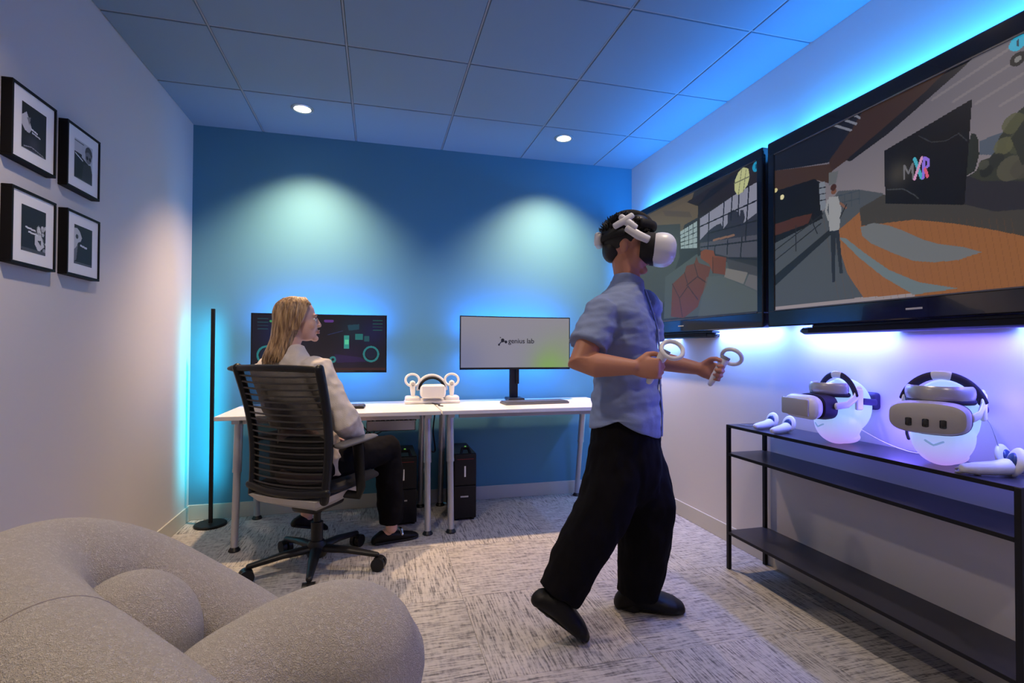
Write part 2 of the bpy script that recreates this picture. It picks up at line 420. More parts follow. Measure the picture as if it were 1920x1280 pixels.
# right screen ------------------------------------------------------
RY0, RY1, RZ0, RZ1 = -1.735, -3.075, 1.325, 2.085
rp = Pic(460, 262, (128, 122, 126)); rp.asp = (RY0-RY1)/(RZ1-RZ0)
def RU(P): # crop coordinates of the photo view of the right screen -> flat picture coordinates
    out = []
    for X, Y in P:
        y, z = on_x(1430+X/2.133, 20+Y/2.133, TVX); out.append(((y-RY0)/(RY1-RY0), (RZ1-z)/(RZ1-RZ0)))
    return out
rp.a[:] = (np.array((96, 92, 102))/255)*(1-rp.Y[..., None]*1.3).clip(0, 1)+(np.array((150, 138, 140))/255)*(rp.Y[..., None]*1.3).clip(0, 1)
for k in range(6): rp.line([(.55+.05*k, .10+.05*k), (.75+.04*k, .02+.05*k)], .012, (150, 140, 140), .35)
R = lambda *a: RU([a[i:i+2] for i in range(0, len(a), 2)])
rp.poly(R(812, 680, 1045, 680, 1045, 840, 805, 780), (40, 38, 44))
rp.poly([(.62, .5), (1, .5), (1, .8), (.62, .72)], (40, 38, 44))
rp.poly(R(865, 520, 930, 495, 1045, 450, 1045, 580, 865, 575), (78, 86, 100))
rp.poly(R(830, 490, 848, 492, 860, 520, 862, 575, 845, 640, 812, 660, 810, 580), (36, 40, 36))
rp.poly(R(1060, 370, 1020, 400, 985, 440, 960, 480, 940, 510, 930, 560, 900, 590, 870, 600, 850, 640, 820, 660, 870, 680, 1060, 680), (50, 52, 44))
for (x, y, r_, c) in ((1000, 450, .04, (84, 84, 60)), (1030, 520, .05, (70, 72, 54)), (960, 540, .035, (92, 90, 64)), (930, 600, .03, (40, 42, 40)), (990, 630, .05, (84, 80, 66)), (890, 640, .025, (30, 33, 33)), (1035, 630, .04, (70, 66, 58)), (880, 615, .02, (70, 70, 60))):
    rp.disc(R(x, y)[0], r_, c, .8)
rp.poly([(.72, .40), (.78, .26), (.86, .32), (1, .22), (1, .5), (.74, .52)], (46, 48, 42))
rp.poly(R(45, 920, 240, 800, 300, 720, 385, 715, 480, 730, 480, 800, 400, 1145, 45, 1185), (74, 78, 84))
rp.poly(R(385, 790, 480, 735, 600, 765, 810, 775, 1060, 835, 1060, 905, 800, 860, 600, 838, 390, 865), (62, 58, 54))
rp.poly([(.45, .62), (1, .76), (1, .86), (.5, .74)], (62, 58, 54))
rp.poly(R(285, 890, 385, 805, 392, 860, 600, 835, 760, 850, 900, 872, 1060, 905, 1060, 1083, 850, 1110, 600, 1130, 400, 1147, 335, 1050), (142, 90, 52))
rp.poly([(.5, .82), (1, .9), (1, 1), (.5, 1)], (142, 90, 52))
for k in range(26):
    x = 300+k*30; a, b = R(x, 1150, x-60, 830); rp.seg(a, b, .003, (110, 68, 40), .35)
rp.poly(R(388, 865, 440, 848, 500, 858, 560, 880, 640, 915, 700, 932, 800, 945, 875, 965, 820, 982, 780, 997, 680, 1006, 600, 1000, 520, 970, 430, 930, 395, 900), (108, 110, 112))
rp.poly(R(300, 905, 330, 910, 400, 965, 500, 1035, 620, 1085, 780, 1110, 600, 1135, 480, 1065, 380, 985), (104, 116, 120))
rp.poly(R(45, 575, 400, 395, 355, 470, 270, 605, 150, 625, 45, 640), (19, 21, 32))
rp.poly(R(400, 395, 860, 165, 820, 205, 640, 340, 340, 592, 265, 648, 262, 600, 355, 470), (54, 35, 27))
rp.poly(R(865, 163, 745, 228, 640, 330, 330, 598, 348, 602, 500, 490, 660, 350, 760, 262), (18, 18, 24))
for a in ((265, 452, 350, 478), (305, 430, 370, 452), (350, 410, 385, 428)): q = R(*a); rp.seg(q[0], q[1], .012, (118, 120, 132))
rp.poly(R(45, 640, 265, 612, 275, 640, 262, 690, 205, 675, 45, 725), (62, 42, 30))
rp.poly(R(45, 722, 205, 672, 232, 690, 236, 830, 45, 930), (14, 13, 16))
rp.poly(R(222, 690, 246, 682, 250, 790, 228, 800), (120, 126, 136))
for yy in (710, 735, 760): q = R(222, yy, 248, yy-5); rp.seg(q[0], q[1], .005, (20, 20, 26))
rp.disc(R(75, 745)[0], .016, (225, 215, 165)); rp.disc(R(50, 718)[0], .014, (215, 200, 140))
rp.poly(R(45, 855, 130, 825, 195, 810, 180, 850, 100, 880, 45, 900), (72, 38, 26))
rp.poly(R(45, 1060, 270, 870, 284, 882, 45, 1102), (28, 31, 36))
for a in ((45, 1000, 230, 850), (130, 860, 130, 960), (190, 830, 215, 890), (45, 960, 240, 810)): q = R(*a); rp.seg(q[0], q[1], .007, (34, 34, 38))
for a in ((300, 740, 385, 718), (300, 770, 385, 750), (325, 735, 325, 790), (352, 728, 352, 780), (384, 718, 384, 770)): q = R(*a); rp.seg(q[0], q[1], .005, (56, 66, 76))
rp.poly(R(262, 648, 300, 640, 290, 690, 262, 700), (96, 98, 100))
# black presentation wall with the coloured letters
rp.poly(R(483, 560, 834, 352, 803, 776, 487, 771), (10, 10, 14))
rp.glow(R(540, 650)[0], .07, (120, 110, 90), .45)
rp.line(R(620, 500, 670, 525, 730, 520, 780, 490, 815, 520), .004, (50, 50, 54)); rp.line(R(495, 715, 560, 712, 600, 735, 620, 750), .005, (60, 62, 66))
for a in ((562, 618, 562, 672), (562, 618, 580, 650), (580, 650, 596, 612), (596, 612, 597, 670)): q = R(*a); rp.seg(q[0], q[1], .009, (110, 108, 112))
q = R(604, 592, 632, 668); rp.seg(q[0], q[1], .015, (70, 170, 190)); q = R(633, 588, 604, 672); rp.seg(q[0], q[1], .013, (210, 150, 190))
for a in ((642, 588, 638, 668), (642, 588, 660, 596), (660, 596, 660, 618), (660, 618, 643, 632)): q = R(*a); rp.seg(q[0], q[1], .013, (140, 110, 220))
q = R(646, 632, 655, 662); rp.seg(q[0], q[1], .013, (220, 90, 120))
# figure
rp.poly(R(268, 875, 288, 875, 287, 1083, 275, 1086), (34, 36, 44)); rp.poly(R(286, 875, 302, 872, 318, 1050, 305, 1052), (38, 40, 48))
rp.poly(R(262, 745, 298, 742, 312, 790, 303, 876, 264, 882, 262, 820), (150, 150, 152))
for a in ((258, 760, 250, 800), (250, 800, 262, 835)): q = R(*a); rp.seg(q[0], q[1], .016, (146, 146, 148))
q = R(308, 770, 330, 788); rp.seg(q[0], q[1], .013, (120, 84, 66)); q = R(332, 775, 305, 830); rp.seg(q[0], q[1], .006, (30, 30, 34))
rp.disc(R(281, 722)[0], .017, (112, 72, 56)); rp.disc(R(280, 706)[0], .019, (64, 34, 24))
rp.disc(R(1017, 128)[0], .03, (40, 165, 200)); rp.disc(R(1017, 192)[0], .027, (22, 24, 26)); rp.disc(R(1017, 192)[0], .012, (120, 120, 120))
q = R(1017, 118, 1017, 138); rp.seg(q[0], q[1], .008, (15, 60, 80))
wall_screen(-1.69, -3.12, 1.245, 2.155, 'wall television nearer the camera, showing a round wooden stage and a dark presentation wall', RY0, RY1, RZ0, RZ1, rp)
# left screen ------------------------------------------------------
LY0, LY1, LZ0, LZ1 = -.27, -1.612, 1.325, 2.10
lp = Pic(420, 244, (44, 44, 46)); lp.asp = (LY0-LY1)/(LZ1-LZ0)
def L_(*a):
    out = []
    for i in range(0, len(a), 2):
        y, z = on_x(1180+a[i]/3.765, 280+a[i+1]/3.765, TVX); out.append(((y-LY0)/(LY1-LY0), (LZ1-z)/(LZ1-LZ0)))
    return out
lp.poly([(0, .0), (.6, 0), (.5, .3), (0, .36)], (92, 80, 62))
lp.poly(L_(60, 520, 400, 372, 480, 400, 480, 480, 370, 540, 190, 535), (98, 84, 64))
lp.poly(L_(230, 430, 420, 440, 440, 480, 250, 470), (84, 72, 60))
lp.poly(L_(400, 372, 910, 50, 910, 225, 740, 315, 490, 480, 480, 400), (38, 31, 31))
lp.poly(L_(560, 290, 910, 60, 910, 90, 480, 400), (24, 24, 30))
lp.poly(L_(190, 535, 355, 525, 358, 700, 150, 760), (58, 58, 58))
lp.poly(L_(60, 600, 190, 600, 340, 620, 350, 760, 200, 1190, 60, 1190), (64, 68, 66))
lp.poly(L_(250, 900, 470, 740, 905, 850, 905, 1140, 240, 1195), (74, 80, 78))
lp.poly(L_(355, 580, 475, 505, 475, 695, 360, 700), (150, 166, 166))
for k in range(1, 4):
    x = 355+k*30; q = L_(x, 580-18*k, x, 700); lp.seg(q[0], q[1], .006, (40, 46, 46))
for k in range(1, 5):
    q = L_(355, 580+k*26, 475, 505+k*38); lp.seg(q[0], q[1], .006, (40, 46, 46))
lp.poly(L_(495, 488, 740, 320, 905, 225, 905, 640, 760, 650, 495, 700), (138, 138, 154))
lp.poly(L_(495, 640, 560, 570, 600, 540, 640, 520, 660, 560, 690, 520, 690, 460, 730, 425, 760, 440, 775, 470, 780, 430, 800, 425, 812, 480, 800, 520, 905, 440, 905, 620, 495, 660), (46, 46, 58))
lp.poly(L_(495, 660, 905, 600, 905, 760, 700, 760, 495, 710), (76, 74, 84))
q = L_(590, 640, 735, 605); lp.seg(q[0], q[1], .016, (130, 96, 78))
for a in ((560, 445, 550, 700), (665, 370, 655, 560), (722, 320, 712, 500), (770, 300, 764, 470), (840, 260, 815, 640), (690, 640, 685, 740), (790, 620, 780, 760), (600, 680, 598, 740)): q = L_(*a); lp.seg(q[0], q[1], .012, (28, 28, 38))
for a in ((495, 545, 905, 355), (500, 690, 905, 640), (560, 590, 905, 500), (700, 765, 905, 775)): q = L_(*a); lp.seg(q[0], q[1], .010, (28, 28, 38))
q = L_(486, 470, 486, 740); lp.seg(q[0], q[1], .03, (40, 34, 36))
lp.poly(L_(680, 770, 905, 830, 905, 900, 700, 850), (64, 62, 64))
lp.poly(L_(680, 838, 832, 868, 800, 950, 665, 900), (118, 112, 106)); lp.poly(L_(840, 880, 905, 895, 905, 1000, 808, 955), (100, 96, 96))
lp.poly(L_(500, 722, 530, 705, 592, 715, 600, 750, 680, 762, 672, 885, 585, 872, 560, 810, 500, 770), (120, 62, 34))
lp.poly(L_(590, 760, 680, 762, 672, 885, 585, 872), (104, 54, 32))
lp.poly(L_(290, 1180, 300, 950, 385, 870, 400, 820, 455, 805, 470, 755, 485, 800, 570, 830, 540, 960, 500, 1040, 480, 1110, 380, 1190), (98, 52, 34))
for a in ((300, 950, 350, 1050), (385, 870, 410, 960), (350, 1050, 410, 965), (410, 965, 480, 1060), (455, 805, 480, 900), (480, 900, 540, 940), (400, 960, 480, 895), (350, 1050, 370, 1180), (585, 760, 585, 870)): q = L_(*a); lp.seg(q[0], q[1], .010, (58, 30, 24))
lp.poly(L_(540, 900, 640, 890, 800, 960, 905, 1010, 905, 1140, 480, 1180), (88, 92, 88), .6)
lp.poly(L_(740, 220, 765, 160, 800, 125, 835, 135, 845, 190, 830, 250, 795, 300, 760, 322, 738, 290), (190, 192, 136))
for a in ((735, 240, 845, 190), (790, 130, 765, 320), (820, 140, 800, 300)): q = L_(*a); lp.seg(q[0], q[1], .006, (110, 112, 84))
lp.disc(L_(890, 120)[0], .034, (30, 150, 190))
q = L_(890, 108, 890, 132); lp.seg(q[0], q[1], .01, (10, 60, 90))
wall_screen(-.22, -1.655, 1.245, 2.155, 'wall television nearer the far blue wall, behind the man, showing a cafe interior', LY0, LY1, LZ0, LZ1, lp)
def bar(y0, y1, label):
    t = thing('soundbar', label, 'soundbar', (3.11, (y0+y1)/2, 1.2), 0, 'black bars under the televisions')
    P = [(3.11, y0, 1.222), (3.11, y0-.01, 1.222), (3.11, (y0+y1)/2, 1.222), (3.11, y1+.01, 1.222), (3.11, y1, 1.222)]
    obj('housing', MB().tube(P, [(.02, .012), (.024, .018), (.024, .018), (.024, .018), (.02, .012)], 16, hint=(0, 0, 1)), m_blackp, t, smooth='auto')
    obj('grille', MB().box((3.083, y1+.05, 1.212), (3.088, y0-.05, 1.232)), m_blackm, t)
    obj('mount', MB().box((3.085, y1, 1.232), (3.14, y0-.07, 1.2448), .002, 1), m_blackp, t)
    obj('mount', MB().box((3.12, (y0+y1)/2-.2, 1.214), (W, (y0+y1)/2+.2, 1.23)), m_blackp, t)
bar(-1.86, -3.0, 'long black soundbar mounted under the nearer television')
bar(-.62, -1.215, 'short black soundbar under the television behind the man')

# ------------------------------------------------------------------ framed pictures on the left wall
m_mat = mat('white_picture_mat', (.82, .82, .84), .7)
m_glass = mat('frame_black', (.004, .003, .004), .6, spec=.2)
def frame(yc, zc, pic, label, hy=.121, hz=.1285):
    t = thing('picture_frame', label, 'framed picture', (0, yc, zc), 0, 'framed prints on the left wall')
    f = MB(); d, b = .032, .009
    f.box((0, yc-hy, zc+hz-b), (d, yc+hy, zc+hz), .001, 1); f.box((0, yc-hy, zc-hz), (d, yc+hy, zc-hz+b), .001, 1)
    f.box((0, yc-hy, zc-hz+b), (d, yc-hy+b, zc+hz-b), .001, 1); f.box((0, yc+hy-b, zc-hz+b), (d, yc+hy, zc+hz-b), .001, 1)
    obj('frame', f, m_glass, t)
    obj('mat_board', MB().box((.002, yc-hy+b, zc-hz+b), (.027, yc+hy-b, zc+hz-b)), m_mat, t)
    w_, h_ = .066, .078
    pic_mesh('print', pic, (.0275, yc-w_, zc+h_), (0, 2*w_, 0), (0, 0, -2*h_), m_print, t)
def bw(seed, kind):
    p = Pic(66, 78, (22, 20, 26)); p.asp = .85; rnd = random.Random(seed)
    if kind == 0:   # pale hand reaching from the left, letters
        p.poly([(.0, .3), (.18, .18), (.3, .34), (.4, .5), (.3, .62), (.12, .6), (.0, .5)], (190, 190, 196)); p.glow((.5, .85), .25, (90, 88, 92), .5)
        p.seg((.38, .5), (.62, .53), .035, (220, 220, 224)); p.seg((.42, .57), (.74, .6), .03, (200, 200, 206)); p.line([(.1, .95), (.4, .9), (.9, .97)], .02, (150, 148, 150))
        p.poly([(.2, .3), (.35, .25), (.3, .45)], (120, 120, 124))
    elif kind == 1:  # face with glasses on white
        p.a[:26] = np.array((196, 196, 200))/255; p.poly([(.4, .0), (1, .0), (1, 1), (.85, .9), (.8, .5), (.4, .4)], (190, 190, 196))
        p.disc((.78, .2), .17, (70, 68, 72)); p.disc((.76, .32), .15, (120, 116, 120)); p.disc((.7, .33), .05, (20, 20, 22)); p.disc((.86, .33), .05, (20, 20, 22)); p.poly([(.5, .55), (.9, .48), (1, .7), (1, 1), (.4, 1)], (46, 44, 50))
        p.seg((.05, .38), (.45, .48), .03, (230, 230, 230)); p.seg((.0, .05), (.5, .05), .02, (90, 90, 96))
    elif kind == 2:  # splash at lower right, letters
        for _ in range(40): p.disc((.6+rnd.random()*.4, .35+rnd.random()*.55), .02+rnd.random()*.05, (150+rnd.randint(0, 80),)*3, .8)
        p.poly([(.55, .6), (.8, .55), (.95, .8), (.7, .95), (.55, .8)], (200, 200, 204)); p.poly([(.65, .7), (.8, .68), (.8, .8)], (40, 40, 44))
        p.seg((.18, .47), (.55, .5), .04, (215, 215, 220)); p.seg((.3, .56), (.66, .58), .04, (215, 215, 220)); p.seg((0, .95), (.95, .95), .05, (70, 70, 76))
    else:           # pale figure at left on black
        p.poly([(0, .1), (.15, .08), (.3, .15), (.42, .3), (.35, .4), (.2, .45), (.12, .6), (0, .65)], (188, 188, 194)); p.disc((.15, .3), .06, (60, 60, 66)); p.poly([(0, .65), (.2, .5), (.12, .9), (0, .95)], (110, 110, 118))
        p.seg((.35, .5), (.68, .53), .05, (200, 200, 206)); p.seg((0, .96), (1, .96), .03, (90, 90, 96))
    p.seg((.05, .99), (.95, .99), .02, (80, 80, 84)); return p
frame(-1.672, 1.888, bw(1, 0), 'black-framed monochrome print, upper left of the four, pale hand shape')
frame(-1.360, 1.888, bw(2, 1), 'black-framed monochrome print, upper right of the four, face with glasses')
frame(-1.665, 1.540, bw(3, 2), 'black-framed monochrome print, lower left of the four, white splash')
frame(-1.352, 1.545, bw(4, 3), 'black-framed monochrome print, lower right of the four, pale figure at left')

# ------------------------------------------------------------------ corner floor lamp
def pole_lamp(x, y, h, label, fx):
    t = thing('floor_lamp', label, 'floor lamp', (x, y, 0), 0, 'corner light poles')
    obj('base', MB().lathe([(.001, 0), (.092, 0), (.094, .004), (.094, .012), (.088, .017), (.02, .019), (.001, .019)], (x, y, 0), 40), m_black, t, smooth='auto')
    obj('pole', MB().box((x-.011, y-.008, .015), (x+.011, y+.010, h), .002, 2), m_black, t)
    obj('light_strip', MB().box((x-.005, y+.010, .12), (x+.005, y+.0125, h-.02)), m_cyan, t, label='glowing cyan light strip')
m_cyan = mat('cyan_led', (.1, .6, .8), .4, emis=(.0, .75, 1.0), estr=3)
pole_lamp(.172, -.145, 1.385, 'slim black floor lamp with round base in the left far corner', 1)
pole_lamp(3.045, -.145, 1.285, 'slim black floor lamp in the right far corner, hidden behind the man', -1)

# ------------------------------------------------------------------ desks
ZD = .757
def desk(x0, x1, legs, label, y0=-.70, y1=-.045):
    t = thing('desk', label, 'desk', ((x0+x1)/2, (y0+y1)/2, 0), 0, 'two white desks in a row')
    obj('desktop', MB().box((x0, y0, ZD-.024), (x1, y1, ZD), .003, 2), m_desk, t)
    obj('under_frame', MB().box((x0+.12, y0+.10, ZD-.058), (x1-.12, y0+.13, ZD-.026)).box((x0+.12, y1-.13, ZD-.058), (x1-.12, y1-.10, ZD-.026)).box((legs[0]-.02, y0+.05, ZD-.05), (legs[0]+.02, y1-.05, ZD-.025)).box((legs[1]-.02, y0+.05, ZD-.05), (legs[1]+.02, y1-.05, ZD-.025)), m_steel, t)
    for lx in legs:
        for yt, yb in ((y0+.13, y0+.06), (y1-.16, y1-.03)):
            a = V((lx, yt, ZD-.026)); b = V((lx, yb, .02)); k = a.lerp(b, .42)
            l = obj('leg', MB().cyl(a, k, .0235, 20).cyl(a.lerp(b, .41), b, .0195, 20), m_steel, t, smooth='auto')
            obj('collar', MB().cyl(a.lerp(b, .40), a.lerp(b, .425), .0245, 20), m_steel, l, world=True)
            obj('foot', MB().lathe([(.001, 0), (.03, 0), (.032, .006), (.027, .014), (.019, .024), (.001, .024)], (lx, yb, 0), 20), m_blackp, l, smooth='auto')
    return t
desk(.335, 1.570, (.43, 1.50), 'white topped desk with silver legs, where the woman sits')
desk(1.578, 2.79, (1.642, 2.70), 'white topped desk with silver legs, holding the pale monitor')
# cable tray, cables
t = thing('cable_tray', 'grey metal tray of dark cables under the left desk', 'cable tray', (1.28, -.30, .62))
obj('tray', MB().box((1.13, -.40, .60), (1.44, -.22, .604)).box((1.13, -.40, .60), (1.44, -.396, .665)).box((1.13, -.224, .60), (1.44, -.22, .70)).box((1.13, -.40, .60), (1.134, -.22, .66)).box((1.436, -.40, .60), (1.44, -.22, .66)), m_steel, t)
for x_ in (1.16, 1.38): obj('hanger', MB().box((x_, -.224, .66), (x_+.03, -.218, .732)), m_steel, t)
rnd = random.Random(5); c = MB()
for k in range(9):
    x = 1.15+k*.03; c.tube([(x, -.38+rnd.random()*.1, .62), (x+.03, -.33, .665+rnd.random()*.03), (x+.06, -.27, .65), (min(x+.09, 1.42), -.25, .625)], .007, 8)
obj('cable_bundle', c, m_blackp, t, smooth='auto')
def cab(name, pts, r, label, m=m_blackp, group='cables hanging under the desks'):
    n = 10; P = [V(p) for p in pts]; out = []
    for i in range(len(P)-1):
        p0, p1, p2, p3 = P[max(i-1, 0)], P[i], P[i+1], P[min(i+2, len(P)-1)]
        for k in range(n):
            s = k/n; out.append(.5*((2*p1)+(p2-p0)*s+(2*p0-5*p1+4*p2-p3)*s*s+(3*p1-p0-3*p2+p3)*s**3))
    out.append(P[-1])
    return tag(obj(name, MB().tube(out, r, 8), m, None, smooth='auto'), label, 'cable', group)
for k in range(4):
    x = .98+k*.05
    cab('power_cable', [(x, -.06, .70), (x+.02, -.10, .60), (x+.09, -.12, .50+k*.02), (x+.16, -.16, .58), (1.16+k*.03, -.19, .68)], .004, ('thin dark cable under the left desk, %s one left of the tray' % ('first', 'second', 'third', 'fourth')[k]))
cab('white_cable', [(1.56, -.12, .70), (1.565, -.10, .60), (1.57, -.09, .45), (1.54, -.08, .30), (1.50, -.08, .2)], .006, 'pale cable hanging between the two desks', m_white)
cab('black_cable', [(1.60, -.12, .70), (1.585, -.12, .55), (1.60, -.10, .40), (1.54, -.2, .44), (1.52, -.25, .52)], .005, 'black cable hanging between the two desks')
t = thing('wall_outlet', 'small white wall socket low on the far wall below the left desk', 'outlet', (1.10, 0, .32))
obj('plate', MB().box((1.075, -.005, .26), (1.125, 0, .38), .003, 1), m_blue, t); obj('socket', MB().box((1.085, -.012, .29), (1.115, -.005, .31), .002, 1), m_white, t)
# pc towers
m_led = mat('green_led', (.1, .3, .1), .5, emis=(.35, 1, .1), estr=.35)
def tower(x0, x1, yf, yb, h, label):
    t = thing('computer_tower', label, 'computer', ((x0+x1)/2, (yf+yb)/2, 0), 0, 'black computer towers on the floor')
    obj('case', MB().box((x0, yf+.014, .012), (x1, yb, h), .006, 2), m_blackp, t)
    fp = MB().box((x0+.002, yf+.004, .02), (x1-.002, yf+.016, h*.52), .004, 2).box((x0+.002, yf, h*.53), (x1-.002, yf+.016, h-.004), .005, 2)
    obj('front_panel', fp, m_black, t)
    obj('red_line', MB().box((x0+.02, yf-.0005, h-.036), (x1-.02, yf+.002, h-.033)), mat('dark_red', (.2, .01, .01), .4), t)
    obj('vertical_badge', MB().box(((x0+x1)/2-.008, yf-.002, h-.15), ((x0+x1)/2+.002, yf+.002, h-.08)), m_white, t, label='white vertical badge')
    obj('name_badge', MB().box(((x0+x1)/2-.032, yf+.001, .155), ((x0+x1)/2+.02, yf+.0055, .164)), m_lgrey, t, label='small grey lettering strip')
    hd = MB().tube([(x0+.05, yf+.03, h), (x0+.06, yf+.05, h+.028), (x1-.05, yf+.05, h+.028), (x1-.04, yf+.03, h)], .011, 8)
    obj('handle', hd, m_blackp, t, smooth='auto')
    obj('power_light', MB().box(((x0+x1)/2, yf+.05, h+.036), ((x0+x1)/2+.012, yf+.058, h+.042)), m_led, t, label='small green light')
    for x in (x0+.02, x1-.02):
        for y in (yf+.04, yb-.04): obj('rubber_foot', MB().cyl((x, y, 0), (x, y, .013), .012, 12), m_blackm, t)
tower(1.285, 1.448, -.455, -.05, .44, 'black computer tower left of the desk seam, beside the woman')
tower(1.688, 1.838, -.455, -.05, .44, 'black computer tower right of the desk seam, under the right desk')

# monitors
def pane_curved(xc, y, zc, hw, hh, th, sag, n=24):
    R = []
    for i in range(n+1):
        s = -1+2*i/n; yy = y-sag*s*s
        R.append([V((xc+s*hw, yy, zc-hh)), V((xc+s*hw, yy, zc+hh)), V((xc+s*hw, yy+th, zc+hh)), V((xc+s*hw, yy+th, zc-hh))])
    return MB().rings(R)
def curve_pic(name, pic, xc, y, zc, hw, hh, sag, m, parent):
    o = pic_mesh(name, pic, (xc-hw, y, zc+hh), (2*hw, 0, 0), (0, 0, -2*hh), m, parent)
    off = V((0, 0, 0)); p = parent
    while p is not None: off += p.location; p = p.parent
    for v in o.data.vertices:
        s = (v.co.x+off.x-xc)/hw; v.co.y -= sag*s*s
    return o
def monitor(xc, zc, hw, hh, pic, label, neck_x, base):
    y = -.20; t = thing('monitor', label, 'monitor', (xc, -.18, ZD), 0, 'ultrawide monitors')
    obj('housing', pane_curved(xc, y, zc, hw, hh, .022, .018), m_blackg, t, smooth='auto')
    curve_pic('screen', pic, xc, y-.0012, zc+.004, hw-.007, hh-.011, .018, m_screen, t)
    obj('back_cover', MB().box((xc-.12, y+.02, zc-.08), (xc+.12, y+.05, zc+.08), .01, 2), m_blackp, t)
    obj('light_bar', MB().box((xc-hw+.06, y+.024, zc+hh-.05), (xc+hw-.06, y+.030, zc+hh-.042)).box((xc-hw+.06, y+.024, zc-hh+.03), (xc+hw-.06, y+.030, zc-hh+.038)), m_ledb, t, label='glowing blue strip on the back')
    obj('stand_post', MB().box((xc-.031, y+.045, ZD+.02), (xc+.031, y+.075, zc+.02), .006, 2).box((xc+.012, y+.03, ZD+.12), (xc+.036, y+.05, zc-.10), .005, 2), m_blackp, t)
    obj('stand_base', MB().box((xc-.06, y-.04, ZD+.0002), (xc+.06, y+.10, ZD+.022), .008, 2), m_blackp, t)
m_ledb = mat('blue_led', (.1, .2, .6), .4, emis=(.03, .3, 1), estr=2)
p = Pic(300, 128, (10, 14, 30)); p.asp = 2.35
p.glow((.2, .35), .35, (14, 32, 84), .8); p.glow((.9, .3), .3, (18, 26, 80), .7); p.glow((.72, .75), .25, (40, 22, 70), .5); p.glow((.72, .25), .25, (10, 50, 66), .5)
for cx, cy, r_ in ((.885, .70, .15), (.105, .72, .17), (.59, .80, .06)):
    p.disc((cx, cy), r_, (40, 150, 150), .8, .035); p.disc((cx, cy), r_-.06, (12, 30, 60), .7)
p.poly([(.675, .36), (.715, .36), (.715, .6), (.675, .6)], (50, 150, 140)); p.poly([(.68, .44), (.71, .44), (.71, .52), (.68, .52)], (90, 210, 160))
p.poly([(.76, .33), (.82, .33), (.82, .44), (.76, .44)], (30, 110, 110)); p.poly([(.83, .37), (.87, .37), (.87, .47), (.83, .47)], (26, 80, 90)); p.poly([(.70, .17), (.79, .15), (.79, .25), (.71, .27)], (22, 66, 84))
for k in range(4): p.seg((.9, .08+k*.06), (.97, .08+k*.06), .014, (26, 84, 80)); p.seg((.04, .08+k*.06), (.11, .08+k*.06), .014, (26, 70, 84))
p.seg((.53, .10), (.585, .10), .045, (110, 60, 160), .8); p.seg((.13, .12), (.16, .12), .04, (60, 150, 90))
p.poly([(0, .955), (1, .955), (1, 1), (0, 1)], (52, 28, 32)); p.line([(.55, .35), (.66, .28)], .01, (30, 50, 100)); p.poly([(.6, .7), (.8, .76), (.85, .84), (.62, .86)], (46, 24, 84), .6)
for k in range(9): p.seg((.3+k*.02, .2), (.3+k*.02, .2+.05*(k % 4+1)), .008, (30, 70, 110))
monitor(.833, 1.165, .423, .194, p, 'ultrawide monitor with dark screen and teal rings, behind the woman', 0, 0)
p = Pic(300, 128, (150, 145, 156)); p.asp = 2.35
k = p.Y[..., None]; p.a = p.a*(1-.15*k)+np.array((110, 120, 170))/255*.15*k*1.0
p.glow((.0, .9), .5, (112, 118, 160), .6); p.glow((.9, 1.0), .55, (140, 168, 92), .85); p.glow((.8, 1.05), .3, (134, 178, 84), .7); p.glow((1.0, .55), .3, (146, 150, 130), .6)
D = (20, 22, 30)
p.disc((.378, .46), .038, D); p.seg((.378, .46), (.35, .53), .02, D); p.disc((.345, .545), .022, D); p.disc((.408, .49), .030, D); p.seg((.378, .46), (.408, .49), .02, D); p.disc((.357, .40), .012, D)
monitor(2.172, 1.177, .414, .192, p, 'ultrawide monitor with pale screen reading genius lab', 0, 0)
mon2 = [o for o in COL.objects if o.name.startswith('monitor') and o.type == 'EMPTY' and o.location.x > 2][0]
def text_mesh(name, s, size, loc, rot, m, parent, ext=.0004):
    cu = bpy.data.curves.new('t', 'FONT'); cu.body = s; cu.size = size; cu.extrude = ext; cu.align_x = 'LEFT'; cu.offset = size*.012
    t_ = bpy.data.objects.new('t', cu); COL.objects.link(t_)
    dg = bpy.context.evaluated_depsgraph_get(); dg.update(); me = bpy.data.meshes.new_from_object(t_.evaluated_get(dg)); bpy.data.objects.remove(t_)
    Mx = Matrix.Translation(loc) @ rot; off = V((0, 0, 0)); pp = parent
    while pp is not None: off += pp.location; pp = pp.parent
    for v in me.vertices: v.co = (Mx @ v.co)-off
    return obj(name, me, m, parent, world=False)
text_mesh('screen_lettering', 'genius lab', .050, V((2.115, -.203, 1.176)), Matrix.Rotation(PI/2, 4, 'X'), mat('dark_text', (.01, .012, .02), .5), mon2)

# keyboards
def keyboard(c, w_, d_, rz, label, m, nx, ny):
    t = thing('keyboard', label, 'keyboard', (c[0], c[1], ZD), rz)
    obj('case', MB().box((-w_/2, -d_/2, .0002), (w_/2, d_/2, .014), .003, 2), m, t, world=False)
    k = MB(); kw, kd = (w_-.012)/nx, (d_-.012)/ny
    for i in range(nx):
        for j in range(ny): k.box((-w_/2+.006+i*kw+.001, -d_/2+.006+j*kd+.001, .0135), (-w_/2+.006+(i+1)*kw-.001, -d_/2+.006+(j+1)*kd-.001, .019))
    q = obj('keys', k, m_keys, t, world=False); q['kind'] = 'stuff'
m_keys = mat('grey_key_caps', (.10, .10, .12), .5)
keyboard((2.255, -.40), .46, .15, math.radians(4), 'long dark grey keyboard in front of the pale monitor', mat('keyboard_case', (.12, .12, .13), .5), 19, 6)
keyboard((.90, -.40), .44, .14, math.radians(-3), 'dark keyboard on the left desk in front of the woman', m_blackp, 19, 6)

